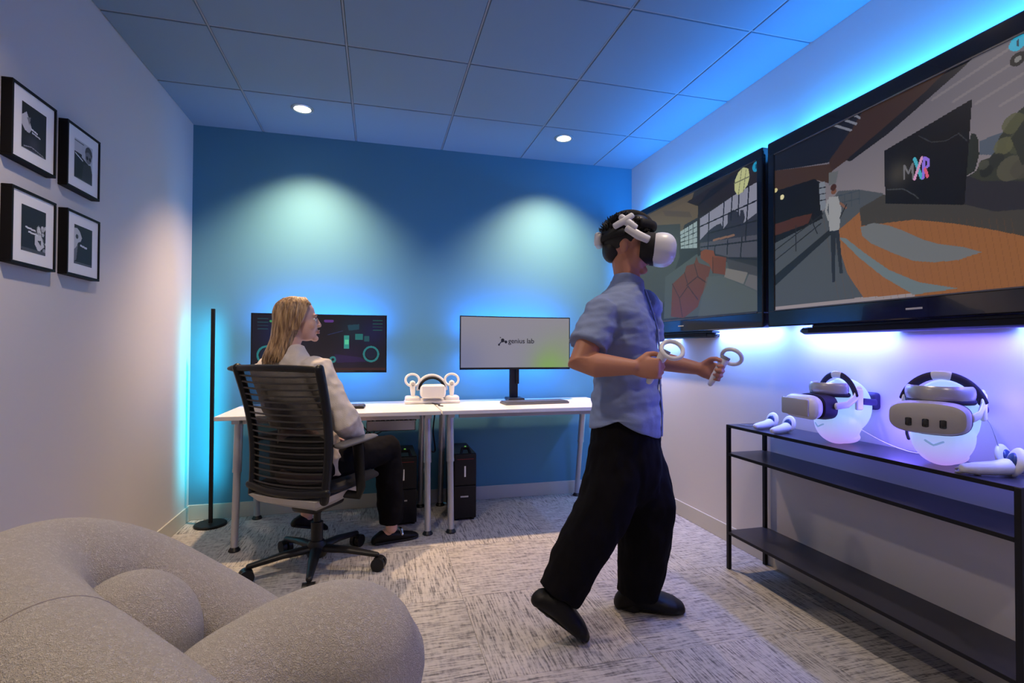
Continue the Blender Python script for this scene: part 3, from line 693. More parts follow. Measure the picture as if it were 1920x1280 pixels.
# ------------------------------------------------------------------ headset dock on the desks
t = thing('charging_dock', 'white charging dock across the desk seam holding a headset', 'dock', (1.565, -.22, ZD))
x, y = 1.565, -.22
dk = MB().box((x-.19, y-.06, ZD+.0003), (x+.19, y+.055, ZD+.022), .009, 3)
dk.box((x-.185, y-.05, ZD+.01), (x-.085, y+.05, ZD+.052), .016, 3).box((x+.085, y-.05, ZD+.01), (x+.185, y+.05, ZD+.052), .016, 3).box((x-.09, y-.03, ZD+.01), (x+.09, y+.05, ZD+.035), .01, 3)
obj('tray', dk, m_white, t, smooth='auto')
def vr_desk(x, y, z):
    t = thing('vr_headset', 'small white headset resting on the charging dock', 'vr headset', (x, y, z), 0)
    obj('visor', MB().box((x-.088, y-.085, z), (x+.088, y-.01, z+.098), .036, 5), m_white, t, smooth='auto')
    obj('front_plate', MB().box((x-.078, y-.0865, z+.01), (x+.078, y-.075, z+.088), .005, 2), m_white, t)
    obj('face_pad', MB().box((x-.078, y-.012, z+.006), (x+.078, y+.015, z+.09), .03, 4), m_blackm, t, smooth='auto')
    arc = [(x+.098*math.cos(a), y+.02+.02*math.sin(a), z+.055+.098*math.sin(a)) for a in [PI*k/20 for k in range(21)]]
    obj('head_band', MB().tube(arc, (.006, .012) and [(.012, .006)]*21, 10, hint=None), m_white, t, smooth='auto')
    arc = [(x+.088*math.cos(a), y+.02, z+.052+.086*math.sin(a)) for a in [PI*k/20 for k in range(1, 20)]]
    obj('band_padding', MB().tube(arc, .009, 10), m_blackm, t, smooth='auto')
vr_desk(x, y-.01, ZD+.036)
def ring_controller(x, y, z, rz, label):
    t = thing('vr_controller', label, 'controller', (x, y, z), rz, 'white ring controllers standing in the dock')
    obj('grip', MB().tube([(0, -.02, 0), (0, -.012, .03), (0, -.004, .062), (0, .0, .085)], [.013, .017, .019, .021], 14), m_white, t, smooth='auto', world=False)
    r_ = .047; P = [(r_*math.cos(a), .004+.01*math.sin(a), .108+r_*.86*math.sin(a)) for a in [2*PI*k/28 for k in range(28)]]
    obj('tracking_ring', MB().tube(P, .0085, 10, closed=True), m_white, t, smooth='auto', world=False)
    obj('thumb_pad', MB().cyl((0, -.014, .078), (0, -.026, .086), .012, 16), m_grey, t, world=False)
ring_controller(x-.135, y-.01, ZD+.052, .1, 'white ring controller in the left end of the dock')
ring_controller(x+.135, y-.01, ZD+.052, -.1, 'white ring controller in the right end of the dock')
cab('dock_cable', [(1.56, -.28, ZD+.004), (1.575, -.33, ZD+.004), (1.60, -.38, ZD+.004), (1.585, -.43, ZD+.004), (1.61, -.47, ZD+.004)], .003, 'thin dark cable curling from the charging dock', m_blackp, 'loose desk cable')

# ------------------------------------------------------------------ console table
CX0, CX1, CY0, CY1, CZ = 2.955, 3.195, -1.51, -2.78, .745
t = thing('console_table', 'long black metal console table with two lower shelves against the right wall', 'console table', ((CX0+CX1)/2, (CY0+CY1)/2, 0))
m_shelf = mat('black_metal_sheet', (.03, .03, .042), .32, bump=(300, .06, .001))
b = .018
for x in (CX0, CX1-b):
    for y in (CY0-b, CY1):
        obj('leg', MB().box((x, y, 0), (x+b, y+b, CZ-.002), .001, 1), m_black, t)
def sheet(z, nm):
    obj(nm, MB().box((CX0+.001, CY1+.001, z-.004), (CX1-.001, CY0-.001, z)), m_shelf, t)
    f = MB(); h = .014
    f.box((CX0, CY1+b, z-h), (CX0+.012, CY0-b, z-.004+.003)); f.box((CX1-.012, CY1+b, z-h), (CX1, CY0-b, z-.001))
    f.box((CX0+b, CY0-.012, z-h), (CX1-b, CY0, z-.001)); f.box((CX0+b, CY1, z-h), (CX1-b, CY1+.012, z-.001))
    obj('shelf_edge', f, m_black, t)
sheet(CZ, 'top'); sheet(.600, 'shelf'); sheet(.195, 'shelf')

# ------------------------------------------------------------------ display heads with headsets
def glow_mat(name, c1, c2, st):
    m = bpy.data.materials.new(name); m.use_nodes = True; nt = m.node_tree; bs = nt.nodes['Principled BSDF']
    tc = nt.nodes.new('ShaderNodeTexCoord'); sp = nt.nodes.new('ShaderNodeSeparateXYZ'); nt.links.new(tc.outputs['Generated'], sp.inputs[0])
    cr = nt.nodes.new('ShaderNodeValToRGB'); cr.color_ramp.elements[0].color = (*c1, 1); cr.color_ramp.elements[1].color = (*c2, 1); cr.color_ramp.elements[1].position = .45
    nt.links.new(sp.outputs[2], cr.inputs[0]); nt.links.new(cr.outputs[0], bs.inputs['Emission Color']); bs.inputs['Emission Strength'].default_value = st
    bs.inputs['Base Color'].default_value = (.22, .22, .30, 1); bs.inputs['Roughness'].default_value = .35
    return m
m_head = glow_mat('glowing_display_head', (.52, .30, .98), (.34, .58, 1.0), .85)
m_purp = mat('dark_foam', (.02, .014, .05), .7)
m_vis = mat('visor_shell', (.42, .40, .40), .4)
m_silver = mat('silver_forehead_pad', (.45, .44, .46), .3, metal=.35)
def head_stand(loc, rz, label):
    t = thing('display_head', label, 'display stand', loc, rz, 'glowing display heads on the console')
    h = MB()
    h.ell((0, -.01, .155), (.088, .108, .118), 28, 18).ell((0, .015, .095), (.082, .09, .095), 28, 18).ell((0, .085, .125), (.012, .02, .022)).ell((0, -.005, .03), (.062, .066, .028))
    me = h.mesh('head', (0, 0, 0), remesh=.005, sm_it=5)
    for v in me.vertices: v.co.z = max(v.co.z, .0015)
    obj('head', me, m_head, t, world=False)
    obj('mouth', MB().tube([(-.022, .100, .085), (-.008, .105, .077), (0, .107, .073), (.008, .105, .077), (.022, .100, .085)], .0035, 8), mat('pale_blue_groove', (.35, .5, .8), .5, emis=(.3, .5, .95), estr=.45) if 'pale_blue_groove' not in bpy.data.materials else bpy.data.materials['pale_blue_groove'], t, world=False, smooth='auto')
    return t
def headset(loc, rz, label, style):
    t = thing('vr_headset', label, 'vr headset', loc, rz)
    W2 = .098 if style else .092
    y0, y1 = (.118, .182) if style else (.135, .215)
    z0, z1 = (.112, .212) if style else (.108, .206)
    bev = .046 if style else .030
    obj('visor', MB().box((-W2, y0, z0), (W2, y1, z1), .042, 6) if not style else MB().sections([((0, y0, .162), (W2*.96, 0, 0), (0, 0, .046)), ((0, y0+.02, .162), (W2, 0, 0), (0, 0, .050)), ((0, y1-.02, .162), (W2, 0, 0), (0, 0, .049)), ((0, y1-.006, .162), (W2*.96, 0, 0), (0, 0, .044)), ((0, y1, .162), (W2*.86, 0, 0), (0, 0, .034))], 40, False, sq=.62), m_vis if style else m_white, t, world=False, smooth='auto')
    if style:
        for k in (-1, 0, 1):
            obj('camera_slot', MB().tube([(k*.042, y1+.0005, .138), (k*.042, y1+.0005, .158)], [(.0085, .003), (.0085, .003)], 12, hint=(0, 1, 0)), m_blackg, t, world=False, smooth='auto')
    else:
        obj('front_plate', MB().box((-W2+.014, y1-.012, z0+.014), (W2-.014, y1+.002, z1-.014), .007, 3), m_vis, t, world=False, smooth='auto', label='flat beige front plate')
        obj('side_logo', MB().tube([(W2+.001, .17+.012*math.cos(a), .16+.016*math.sin(a)) for a in [2*PI*k/16 for k in range(16)]], .0012, 6, closed=True), m_grey, t, world=False)
    obj('face_pad', MB().sections([((0, .085, .158), (W2*.92, 0, 0), (0, 0, .052)), ((0, .105, .158), (W2*.95, 0, 0), (0, 0, .054)), ((0, y0+.004, .158), (W2*.93, 0, 0), (0, 0, .050))], 36, False, sq=.7), m_purp, t, world=False, smooth='auto')
    # forehead pad: curved band above the visor
    def band(r_, z, y_, a0, a1, ry, n=18): return [(r_*math.sin(a), y_+ry*math.cos(a), z) for a in [a0+(a1-a0)*k/n for k in range(n+1)]]
    obj('forehead_pad', MB().tube(band(.088, .232, -.005, -1.15, 1.15, .122), [(.010, .024)]*19, 14, hint=(0, 0, 1)), m_silver, t, world=False, smooth='auto', label='silver grey curved pad')
    obj('pad_liner', MB().tube(band(.086, .208, -.005, -1.2, 1.2, .118), [(.010, .010)]*19, 12, hint=(0, 0, 1)), m_purp, t, world=False, smooth='auto')
    # side arms, rear strap
    for s in (-1, 1):
        obj('side_arm', MB().tube([(s*.092, .10, .165), (s*.098, .055, .172), (s*.100, .02, .20), (s*.096, .0, .238)], [(.006, .014)]*4, 12, hint=(0, 1, 1)), m_white, t, world=False, smooth='auto')
        obj('arm_cap', MB().box((s*.098-.007, -.012, .150), (s*.098+.007, .02, .235), .0065, 3), m_white, t, world=False, smooth='auto')
    P = [(.100*math.sin(a), -.005-.125*math.cos(a)*(1 if math.cos(a) > 0 else .4), .185-.012*math.cos(a)) for a in [-1.5+3.0*k/24 for k in range(25)]]
    obj('rear_strap', MB().tube(P, [(.006, .013)]*25, 12, hint=(0, 0, 1)), m_purp, t, world=False, smooth='auto')
    obj('rear_pad', MB().box((-.035, -.158, .140), (.035, -.122, .212), .014, 3), m_purp, t, world=False, smooth='auto')
    obj('strap_dial', MB().cyl((0, -.156, .176), (0, -.172, .176), .022, 24), m_blackp, t, world=False)
    P = [(0.0+.104*math.sin(a), .02, .175+.112*math.cos(a)) for a in [-1.3+2.6*k/24 for k in range(25)]]
    s1 = MB().tube(P[:11], [(.013, .005)]*11, 10, hint=(0, 1, 0)); s1.tube(P[14:], [(.013, .005)]*11, 10, hint=(0, 1, 0))
    obj('top_strap', s1, m_purp, t, world=False, smooth='auto'); obj('strap_clip', MB().tube(P[10:15], [(.014, .006)]*5, 10, hint=(0, 1, 0)), m_white, t, world=False, smooth='auto', label='white clip of the top strap')
    obj('strap_tail', MB().tube([(.098, .0, .155), (.102, -.008, .12), (.098, -.002, .085), (.092, .004, .07)], [(.004, .008)]*4, 10, hint=(0, 1, 0)), m_purp, t, world=False, smooth='auto')
    return t
HZ = CZ
def head_pair(loc, rz, lab1, lab2, style, s):
    a = head_stand(loc, rz, lab1); b = headset((loc[0], loc[1], loc[2]+.0), rz, lab2, style)
    a.scale = b.scale = (s, s, s)
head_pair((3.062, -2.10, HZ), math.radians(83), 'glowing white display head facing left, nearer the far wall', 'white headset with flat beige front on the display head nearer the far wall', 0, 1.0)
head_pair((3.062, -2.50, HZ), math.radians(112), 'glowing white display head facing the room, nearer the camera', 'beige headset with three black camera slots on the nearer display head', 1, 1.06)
light('head_glow', 'POINT', (3.15, -2.10, HZ+.28), .4, VIOLET, shadow_soft_size=.05)
light('head_glow', 'POINT', (3.15, -2.62, HZ+.22), .8, VIOLET, shadow_soft_size=.05)
light('head_glow', 'POINT', (3.11, -2.30, HZ+.12), 2.6, VIOLET, shadow_soft_size=.05)
def touch(loc, rz, label, tilt=0.0, s=1.0):
    t = thing('vr_controller', label, 'controller', loc, rz, 'white controllers lying on the console')
    t.scale = (s, s, s)
    obj('grip', MB().tube([(0, -.075, .017), (0, -.05, .018), (0, -.01, .021), (0, .02, .027)], [.013, .017, .019, .022], 14), m_white, t, world=False, smooth='auto')
    R_ = Matrix.Rotation(math.radians(76), 3, 'X')
    hd = MB().ell((0, .040, .040), (.034, .040, .012), 24, 12, rot=R_)
    obj('face_ring', hd, m_white, t, world=False, smooth=True)
    obj('dark_face', MB().ell((0, .031, .040), (.020, .026, .010), 20, 10, rot=R_), m_navy, t, world=False, smooth=True, label='dark blue oval button face')
    obj('trigger', MB().tube([(0, .01, .012), (0, .026, .008), (0, .036, .014)], .007, 10), m_grey, t, world=False, smooth='auto')
m_navy = mat('navy_plastic', (.02, .05, .14), .3)
touch((3.05, -1.69, HZ), math.radians(-80), 'small white controller lying furthest left on the console')
touch((3.03, -1.82, HZ), math.radians(-78), 'small white controller lying just in front of the left display head')
touch((3.05, -2.665, HZ), math.radians(-120), 'large white controller with dark round face at the right of the console', s=1.15)
touch((3.150, -2.665, HZ), math.radians(5), 'white controller lying behind others at the right of the console', s=1.1)
cab('headset_cable', [(3.08, -1.97, HZ+.11), (3.10, -2.06, HZ+.10), (3.14, -2.2, HZ+.03), (3.15, -2.3, HZ+.005), (3.15, -2.38, HZ+.005), (3.14, -2.44, HZ+.005)], .0022, 'thin white cable running along the console between the heads', m_white, 'console cables')
cab('thin_cord', [(3.13, -2.56, HZ+.18), (3.135, -2.59, HZ+.15), (3.13, -2.62, HZ+.07), (3.13, -2.64, HZ+.004)], .0015, 'thin dark cord hanging beside the nearer display head', m_grey, 'console cables')
cab('white_cable', [(3.01, -1.54, HZ+.003), (3.02, -1.58, HZ+.003), (3.05, -1.61, HZ+.004), (3.05, -1.63, HZ+.012)], .0018, 'thin cord lying at the left end of the console', m_grey, 'console cables')
t = thing('key_ring', 'small crumpled lanyard on the console beside the right controllers', 'lanyard', (3.0, -2.62, HZ))
rr = MB(); rnd = random.Random(3)
rr.tube([(3.0+.022*math.cos(a)*(1+.3*math.sin(3*a)), -2.615+.03*math.sin(a), HZ+.006+.004*math.sin(2*a)) for a in [2*PI*k/24 for k in range(24)]], .004, 8, closed=True)
rr.tube([(3.0+.012*math.cos(a), -2.60+.018*math.sin(a), HZ+.012+.004*math.sin(2*a+1)) for a in [2*PI*k/18 for k in range(18)]], .004, 8, closed=True)
obj('loop', rr, m_lgrey, t, smooth='auto')

# ------------------------------------------------------------------ task chair (local: faces +y)
HC = math.radians(35); CB = V((.90, -.99, 0))
ch = thing('office_chair', 'black mesh-back office chair with ribbed back where the woman sits', 'office chair', CB, -HC)
def cobj(n, mb, m, **kw): return obj(n, mb, m, ch, world=False, **kw)
m_mesh = bpy.data.materials.new('sheer_black_mesh'); m_mesh.use_nodes = True
nt = m_mesh.node_tree; tr = nt.nodes.new('ShaderNodeBsdfTransparent'); mx = nt.nodes.new('ShaderNodeMixShader'); mx.inputs[0].default_value = .55
nt.nodes['Principled BSDF'].inputs['Base Color'].default_value = (.012, .012, .014, 1); nt.nodes['Principled BSDF'].inputs['Roughness'].default_value = .9
nt.links.new(tr.outputs[0], mx.inputs[1]); nt.links.new(nt.nodes['Principled BSDF'].outputs[0], mx.inputs[2]); nt.links.new(mx.outputs[0], nt.nodes['Material Output'].inputs[0])
def bx(s, z):   # back surface: x half-extent s in -1..1, height z -> y
    k = (z-.42)/.62
    return -.235-.075*k-.05*math.sin(PI*min(1, max(0, k)))*-.9 + .03*s*s
def hw(z): return .218+.028*((z-.42)/.62)
zs = [.42+.62*i/16 for i in range(17)]
for s in (-1, 1):
    P = [(s*hw(z), bx(s, z), z) for z in zs]
    cobj('back_post', MB().tube(P, [(.019, .024)]*17, 12, hint=(0, 1, 0)), m_blackp, smooth='auto')
P = [(s*.258, bx(s, 1.035), 1.035+.006*(1-s*s)) for s in [-1.22+2.2*i/16 for i in range(17)]]
cobj('top_rail', MB().tube(P, [(.010, .010)]+[(.016, .014)]*15+[(.012, .012)], 12, hint=(0, 1, 0)), m_blackp, smooth='auto')
P = [(s*.235, bx(s, .42)-.005,   .462-.018*(1-s*s)) for s in [-1+2*i/16 for i in range(17)]]
cobj('lower_rail', MB().tube(P, [(.018, .020)]*17, 12, hint=(0, 0, 1)), m_blackp, smooth='auto')
R_ = []
pan = MB(); 
for i in range(25):
    z = .44+.585*i/24; R_.append([V((s*hw(z)*.96, bx(s, z)+.004, z)) for s in [-1+2*j/12 for j in range(13)]]+[V((s*hw(z)*.96, bx(s, z)+.0065, z)) for s in [1-2*j/12 for j in range(13)]])
cobj('mesh_panel', pan.rings(R_), m_mesh, smooth='auto')
for i in range(19):
    z = .455+.0305*i
    P = [(s*hw(z)*.98, bx(s, z)-.010, z-.006*(1-s*s)) for s in [-1+2*j/12 for j in range(13)]]
    cobj('slat', MB().tube(P, [(.003, .0045)]*13, 8, hint=(0, 0, 1)), bpy.data.materials.get('slat_grey') or mat('slat_grey', (.03, .027, .025), .35), smooth='auto')
seat = MB().sections([((0, -.22, .455), (.205, 0, 0), (0, 0, .022)), ((0, -.1, .458), (.235, 0, 0), (0, 0, .034)), ((0, .08, .462), (.24, 0, 0), (0, 0, .036)), ((0, .2, .458), (.23, 0, 0), (0, 0, .034)), ((0, .25, .445), (.20, 0, 0), (0, 0, .026))], 32, True, sq=.75)
cobj('seat', seat, mat('black_seat_fabric', (.012, .012, .014), .95, bump=(500, .4, .002)), smooth='auto')
# seat shell under, light grey
sh = MB().rings([[V((x*k, y*k+.0, z)) for x, y in ((-.20, -.25), (.20, -.25), (.19, .14), (.05, .19), (-.05, .19), (-.19, .14))] for k, z in ((1.0, .425), (.86, .385), (.34, .325))])
cobj('under_shell', sh, m_lgrey, label='light grey plastic under-seat shell')
cobj('mechanism', MB().box((-.075, -.11, .31), (.075, .13, .405), .02, 3), m_blackp, smooth='auto')
m_pad = mat('arm_pad_rubber', (.12, .115, .12), .5)
for s in (-1, 1):
    cobj('arm_bracket', MB().tube([(s*.17, .0, .40), (s*.255, .0, .40), (s*.275, -.01, .45), (s*.272, -.02, .56), (s*.262, -.02, .655)], [(.022, .012), (.022, .012), (.028, .013), (.030, .013), (.032, .014)], 12, hint=(0, 1, 0)), m_blackp, smooth='auto')
    cobj('arm_pad', MB().sections([((s*.262, -.16, .672), (.034, 0, 0), (0, 0, .013)), ((s*.262, -.06, .678), (.043, 0, 0), (0, 0, .016)), ((s*.258, .06, .680), (.041, 0, 0), (0, 0, .015)), ((s*.25, .125, .678), (.03, 0, 0), (0, 0, .011))], 20), m_pad, smooth='auto', label='dark grey arm pad')
cobj('gas_column', MB().cyl((0, 0, .09), (0, 0, .24), .030, 20).cyl((0, 0, .23), (0, 0, .33), .018, 20), m_blackp, smooth='auto')
cobj('hub', MB().lathe([(.001, .065), (.045, .065), (.052, .08), (.048, .125), (.036, .145), (.001, .145)], (0, 0, 0), 24), m_blackp, smooth='auto')
for k in range(5):
    a = math.radians(-90+72*k)+HC; d = V((math.cos(a), math.sin(a), 0)); q = V((-d.y, d.x, 0))
    l = cobj('base_leg', MB().tube([d*.03+V((0, 0, .105)), d*.16+V((0, 0, .10)), d*.315+V((0, 0, .078))], [(.030, .020), (.025, .017), (.015, .013)], 12, hint=(0, 0, 1)), m_blackp, smooth='auto')
    c0 = d*.325
    for s in (-1, 1): obj('caster_wheel', MB().cyl(c0+q*s*.006+V((0, 0, .034)), c0+q*s*.028+V((0, 0, .034)), .034, 24), m_blackp, l, world=False, smooth='auto')
    obj('caster_fork', MB().cyl(c0+V((0, 0, .025)), c0+V((0, 0, .07)), .009, 12).box(c0+V((-.02, -.02, .05)), c0+V((.02, .02, .066)), .006, 2), m_blackp, l, world=False, smooth='auto')

# ------------------------------------------------------------------ lounge chair (boucle), lower left
def at(px, py, D): return CAM+(Fv+Rv*((px-960)/FPX)-Uv*((py-640)/FPX))*D
m_boucle = bpy.data.materials.new('cream_boucle'); m_boucle.use_nodes = True
nt = m_boucle.node_tree; b_ = nt.nodes['Principled BSDF']; tc = nt.nodes.new('ShaderNodeTexCoord')
vo = nt.nodes.new('ShaderNodeTexVoronoi'); vo.inputs['Scale'].default_value = 230; nz = nt.nodes.new('ShaderNodeTexNoise'); nz.inputs['Scale'].default_value = 120; nz.inputs['Detail'].default_value = 4
nt.links.new(tc.outputs['Object'], nz.inputs['Vector'])
mv = nt.nodes.new('ShaderNodeMix'); mv.data_type = 'VECTOR'; mv.inputs[0].default_value = .03
nt.links.new(tc.outputs['Object'], mv.inputs[4]); nt.links.new(nz.outputs['Color'], mv.inputs[5]); nt.links.new(mv.outputs[1], vo.inputs['Vector'])
ad = nt.nodes.new('ShaderNodeMath'); ad.operation = 'SUBTRACT'; nt.links.new(nz.outputs['Fac'], ad.inputs[0]); nt.links.new(vo.outputs['Distance'], ad.inputs[1])
bp_ = nt.nodes.new('ShaderNodeBump'); bp_.inputs['Strength'].default_value = .9; bp_.inputs['Distance'].default_value = .006
nt.links.new(ad.outputs[0], bp_.inputs['Height']); nt.links.new(bp_.outputs[0], b_.inputs['Normal'])
cr = nt.nodes.new('ShaderNodeValToRGB'); cr.color_ramp.elements[0].color = (.62, .55, .48, 1); cr.color_ramp.elements[1].color = (.90, .83, .75, 1); cr.color_ramp.elements[0].position = -.0; cr.color_ramp.elements[1].position = .45
nt.links.new(ad.outputs[0], cr.inputs[0]); nt.links.new(cr.outputs[0], b_.inputs['Base Color']); b_.inputs['Roughness'].default_value = 1; b_.inputs['Specular IOR Level'].default_value = .1
b_.inputs['Sheen Weight'].default_value = .35
m_seam = mat('seam_thread', (.34, .30, .27), .9)
SB = V((.78, -2.78, 0))
lc = thing('lounge_chair', 'rounded cream boucle lounge chair with fat rolled back and arms in the left foreground', 'armchair', SB)
def sm(pts, n=8):
    P = [V(p) for p in pts]; out = []
    for i in range(len(P)-1):
        p0, p1, p2, p3 = P[max(i-1, 0)], P[i], P[i+1], P[min(i+2, len(P)-1)]
        for k in range(n):
            s = k/n; out.append(.5*((2*p1)+(p2-p0)*s+(2*p0-5*p1+4*p2-p3)*s*s+(3*p1-p0-3*p2+p3)*s**3))
    out.append(P[-1]); return out
# (px, py, depth, radius) along the roll; the roll passes round the sitter and ends low at the front
def roll(sp, n=8):
    q = sm([V((*at(a, b, D),)) for a, b, D, r in sp], n)
    rs = sm([V((r, 0, 0)) for a, b, D, r in sp], n); return q, [v.x for v in rs]
b1, r1 = roll([(330, 1520, .62, .10), (280, 1430, .66, .105), (150, 1340, .73, .12), (35, 1250, .83, .130), (-5, 1160, .98, .135), (50, 1105, 1.12, .138), (135, 1088, 1.2, .140), (235, 1092, 1.28, .128), (330, 1122, 1.31, .113), (480, 1205, 1.32, .108), (590, 1290, 1.32, .10)])
obj('back_roll', MB().tube(b1, r1, 28), m_boucle, lc, remesh=.012, sm_it=6)
a1, q1 = roll([(330, 1500, .80, .11), (400, 1345, .90, .118), (480, 1290, .97, .132), (570, 1255, 1.03, .150), (640, 1240, 1.07, .158), (665, 1250, 1.09, .15)])
obj('arm', MB().tube(a1, q1, 28), m_boucle, lc, remesh=.012, sm_it=8)
obj('back_cushion', MB().ell(at(246, 1210, 1.05), (.128, .128, .146), 32, 20), m_boucle, lc, smooth=True)
st = at(345, 1400, 1.0)
i = 21; d_ = (b1[i+1]-b1[i-1]).normalized(); u_ = d_.orthogonal().normalized(); v_ = d_.cross(u_); rr_ = r1[i]*.985
obj('seam', MB().tube([b1[i]+(u_*math.cos(2*PI*j/40)+v_*math.sin(2*PI*j/40))*rr_ for j in range(40)], .0026, 6, closed=True), m_seam, lc, smooth='auto')
sp_ = []
for i in range(60, 80):
    tc_ = (CAM-b1[i]).normalized(); sp_.append(b1[i]+(tc_*.62+V((0, 0, -1))*.78).normalized()*r1[i]*.985)
obj('seam', MB().tube(sp_, .0026, 6), m_seam, lc, smooth='auto')
obj('seat_cushion', MB().ell((st.x, st.y, .34), (.27, .27, .09), 36, 16), m_boucle, lc, smooth=True)
obj('base_body', MB().lathe([(.001, .04), (.28, .04), (.33, .09), (.34, .2), (.32, .32), (.001, .34)], (st.x, st.y, 0), 40), m_boucle, lc, smooth='auto')
obj('plinth', MB().lathe([(.001, 0), (.22, 0), (.22, .045), (.001, .045)], (st.x, st.y, 0), 40), m_blackm, lc, smooth='auto')

# ------------------------------------------------------------------ people
def head_parts(mb):
    mb.ell((0, -.012, .030), (.076, .093, .087), 28, 18).ell((0, .030, -.028), (.060, .060, .082)).ell((0, .036, -.078), (.043, .046, .032))
    mb.ell((0, .074, -.098), (.020, .019, .017)).ell((.034, .058, -.030), (.026, .026, .030)).ell((-.034, .058, -.030), (.026, .026, .030)).ell((0, .072, .020), (.048, .016, .012))
    mb.tube([(0, .080, .016), (0, .090, -.008), (0, .0995, -.030)], [.008, .0095, .0115], 12).ell((.011, .094, -.032), (.008, .010, .008)).ell((-.011, .094, -.032), (.008, .010, .008))
    for s in (-1, 1): mb.ell((s*.077, -.010, -.012), (.009, .019, .031), rot=Matrix.Rotation(s*-.25, 3, 'Z')).ell((s*.074, -.004, -.010), (.008, .012, .018))
    mb.ell((0, .086, -.063), (.022, .010, .010))
def hand(mb, wr, d, n, th, curl=1.1, s=1.0, spread=.0, rel=None):
    """d along the hand, n out of the palm, th towards the thumb side"""
    d = V(d).normalized(); n = V(n); n = (n-d*n.dot(d)).normalized(); a = d.cross(n); th = V(th)
    if a.dot(th) < 0: a = -a
    wr = V(wr)
    mb.sections([(wr, a*.026*s, n*.019*s), (wr+d*.03*s, a*.036*s, n*.016*s), (wr+d*.065*s, a*.041*s, n*.014*s), (wr+d*.088*s, a*.040*s, n*.011*s)], 20)
    for k, (off, ln, r_) in enumerate(((.030, .92, .0088), (.010, 1.0, .009), (-.011, .94, .0086), (-.030, .76, .0078))):
        p = wr+d*.082*s+a*off*s; P = [p-d*.02*s, p]; ang = 0
        for j, L in enumerate((.040, .026, .021)):
            ang += curl*(.55 if j == 0 else .9)*(1+.06*k); dd = (d*math.cos(ang)+n*math.sin(ang)+a*off*spread).normalized(); p = p+dd*L*ln*s; P.append(p)
        mb.tube(P, [r_*s*1.05, r_*s*1.08, r_*s, r_*s*.94, r_*s*.82], 10)
    p = wr+d*.028*s+a*.026*s; P = [p-a*.01*s, p]
    for L, (u1, u2, u3) in ((.038, (.62, .62, .35)), (.030, (.75, .2, .55)), (.024, (.75, -.15, .6))):
        p = p+(d*u1+a*u2+n*u3).normalized()*L*s; P.append(p)
    mb.tube(P, [.014*s, .0145*s, .012*s, .0108*s, .009*s], 10)
def fold(k1, amp, seed=0):
    def fn(p, n):
        return n*amp*(noise.noise(V((p.x*k1[0]+seed, p.y*k1[1], p.z*k1[2])))+.5*noise.noise(V((p.x*k1[0]*2.3, p.y*k1[1]*2.3+seed, p.z*k1[2]*2.3))))
    return fn
# ---- man
f = V((.82, -.57, 0)).normalized(); l = V((-f.y, f.x, 0))
man = thing('person', 'standing man in light blue short-sleeved shirt and black trousers wearing a headset', 'person', (2.2, -1.82, 0))
HM = at(1177, 462, 2.20)                      # head centre
fh = (V((.86, -.50, 0))).normalized(); lh = V((-fh.y, fh.x, 0))
tilt = -.10
TH = Matrix((lh*-1, fh, V((0, 0, 1)))).transposed().to_4x4() @ Matrix.Rotation(tilt, 4, 'X'); TH.translation = HM
hm = MB(TH); head_parts(hm)
body = MB(); body.v += hm.v; body.f += hm.f
def S(px, py, D, a, b_): return (at(px, py, D), l*a, f*b_)
nk = at(1176, 530, 2.2)
body.tube([at(1170, 490, 2.2), at(1176, 520, 2.2), at(1172, 552, 2.2)], [.052, .054, .056], 20)
body.sections([S(1170, 850, 2.2, .15, .11), S(1170, 800, 2.2, .16, .115), S(1172, 730, 2.2, .14, .10), S(1168, 640, 2.2, .165, .115), S(1165, 590, 2.2, .17, .105), S(1167, 564, 2.2, .11, .055)], 28)
UP = V((0, 0, 1))
shR, elR, wrR = at(1130, 584, 2.07), at(1088, 682, 1.98), at(1185, 688, 1.93)
shL, elL, wrL = at(1210, 572, 2.36), at(1216, 672, 2.38), at(1306, 690, 2.28)
body.tube([shR, shR.lerp(elR, .5), elR, elR.lerp(wrR, .3), elR.lerp(wrR, .7), wrR], [.056, .052, .050, .049, .038, .030], 18)
body.tube([shL, shL.lerp(elL, .5), elL, elL.lerp(wrL, .3), elL.lerp(wrL, .7), wrL], [.056, .050, .045, .044, .036, .029], 18)
kneeR, ankR = at(1108, 985, 2.06), at(1038, 1118, 2.00)
kneeL, ankL = at(1215, 960, 2.20), at(1184, 1112, 2.24)
hipR, hipL = at(1150, 850, 2.12), at(1194, 850, 2.28)
for h_, k_, a_ in ((hipR, kneeR, ankR), (hipL, kneeL, ankL)): body.tube([h_, k_, a_], [.08, .055, .038], 16)
dR = (wrR-elR).normalized(); dL = (wrL-elL).normalized(); UP = V((0, 0, 1))
hand(body, wrR, dR, l*1.0+UP*-.1, UP, 1.25, 1.02)
hand(body, wrL, dL, -l, UP, 1.2, 1.0)
obj('body', body, m_skinm, man, remesh=.0052, sm_it=2)
for s in (-1, 1): obj('eye', MB(TH).ell((s*.031, .070, .002), (.012, .012, .012)), m_white, man, smooth=True)
lp_ = MB(TH); lp_.tube([(-.021, .091, -.062), (-.008, .0965, -.0595), (.008, .0965, -.0595), (.021, .091, -.062)], .0045, 8).tube([(-.018, .090, -.068), (0, .096, -.069), (.018, .090, -.068)], .0052, 8)
obj('lips', lp_, mat('lips_man', (.30, .11, .09), .45), man, smooth='auto')
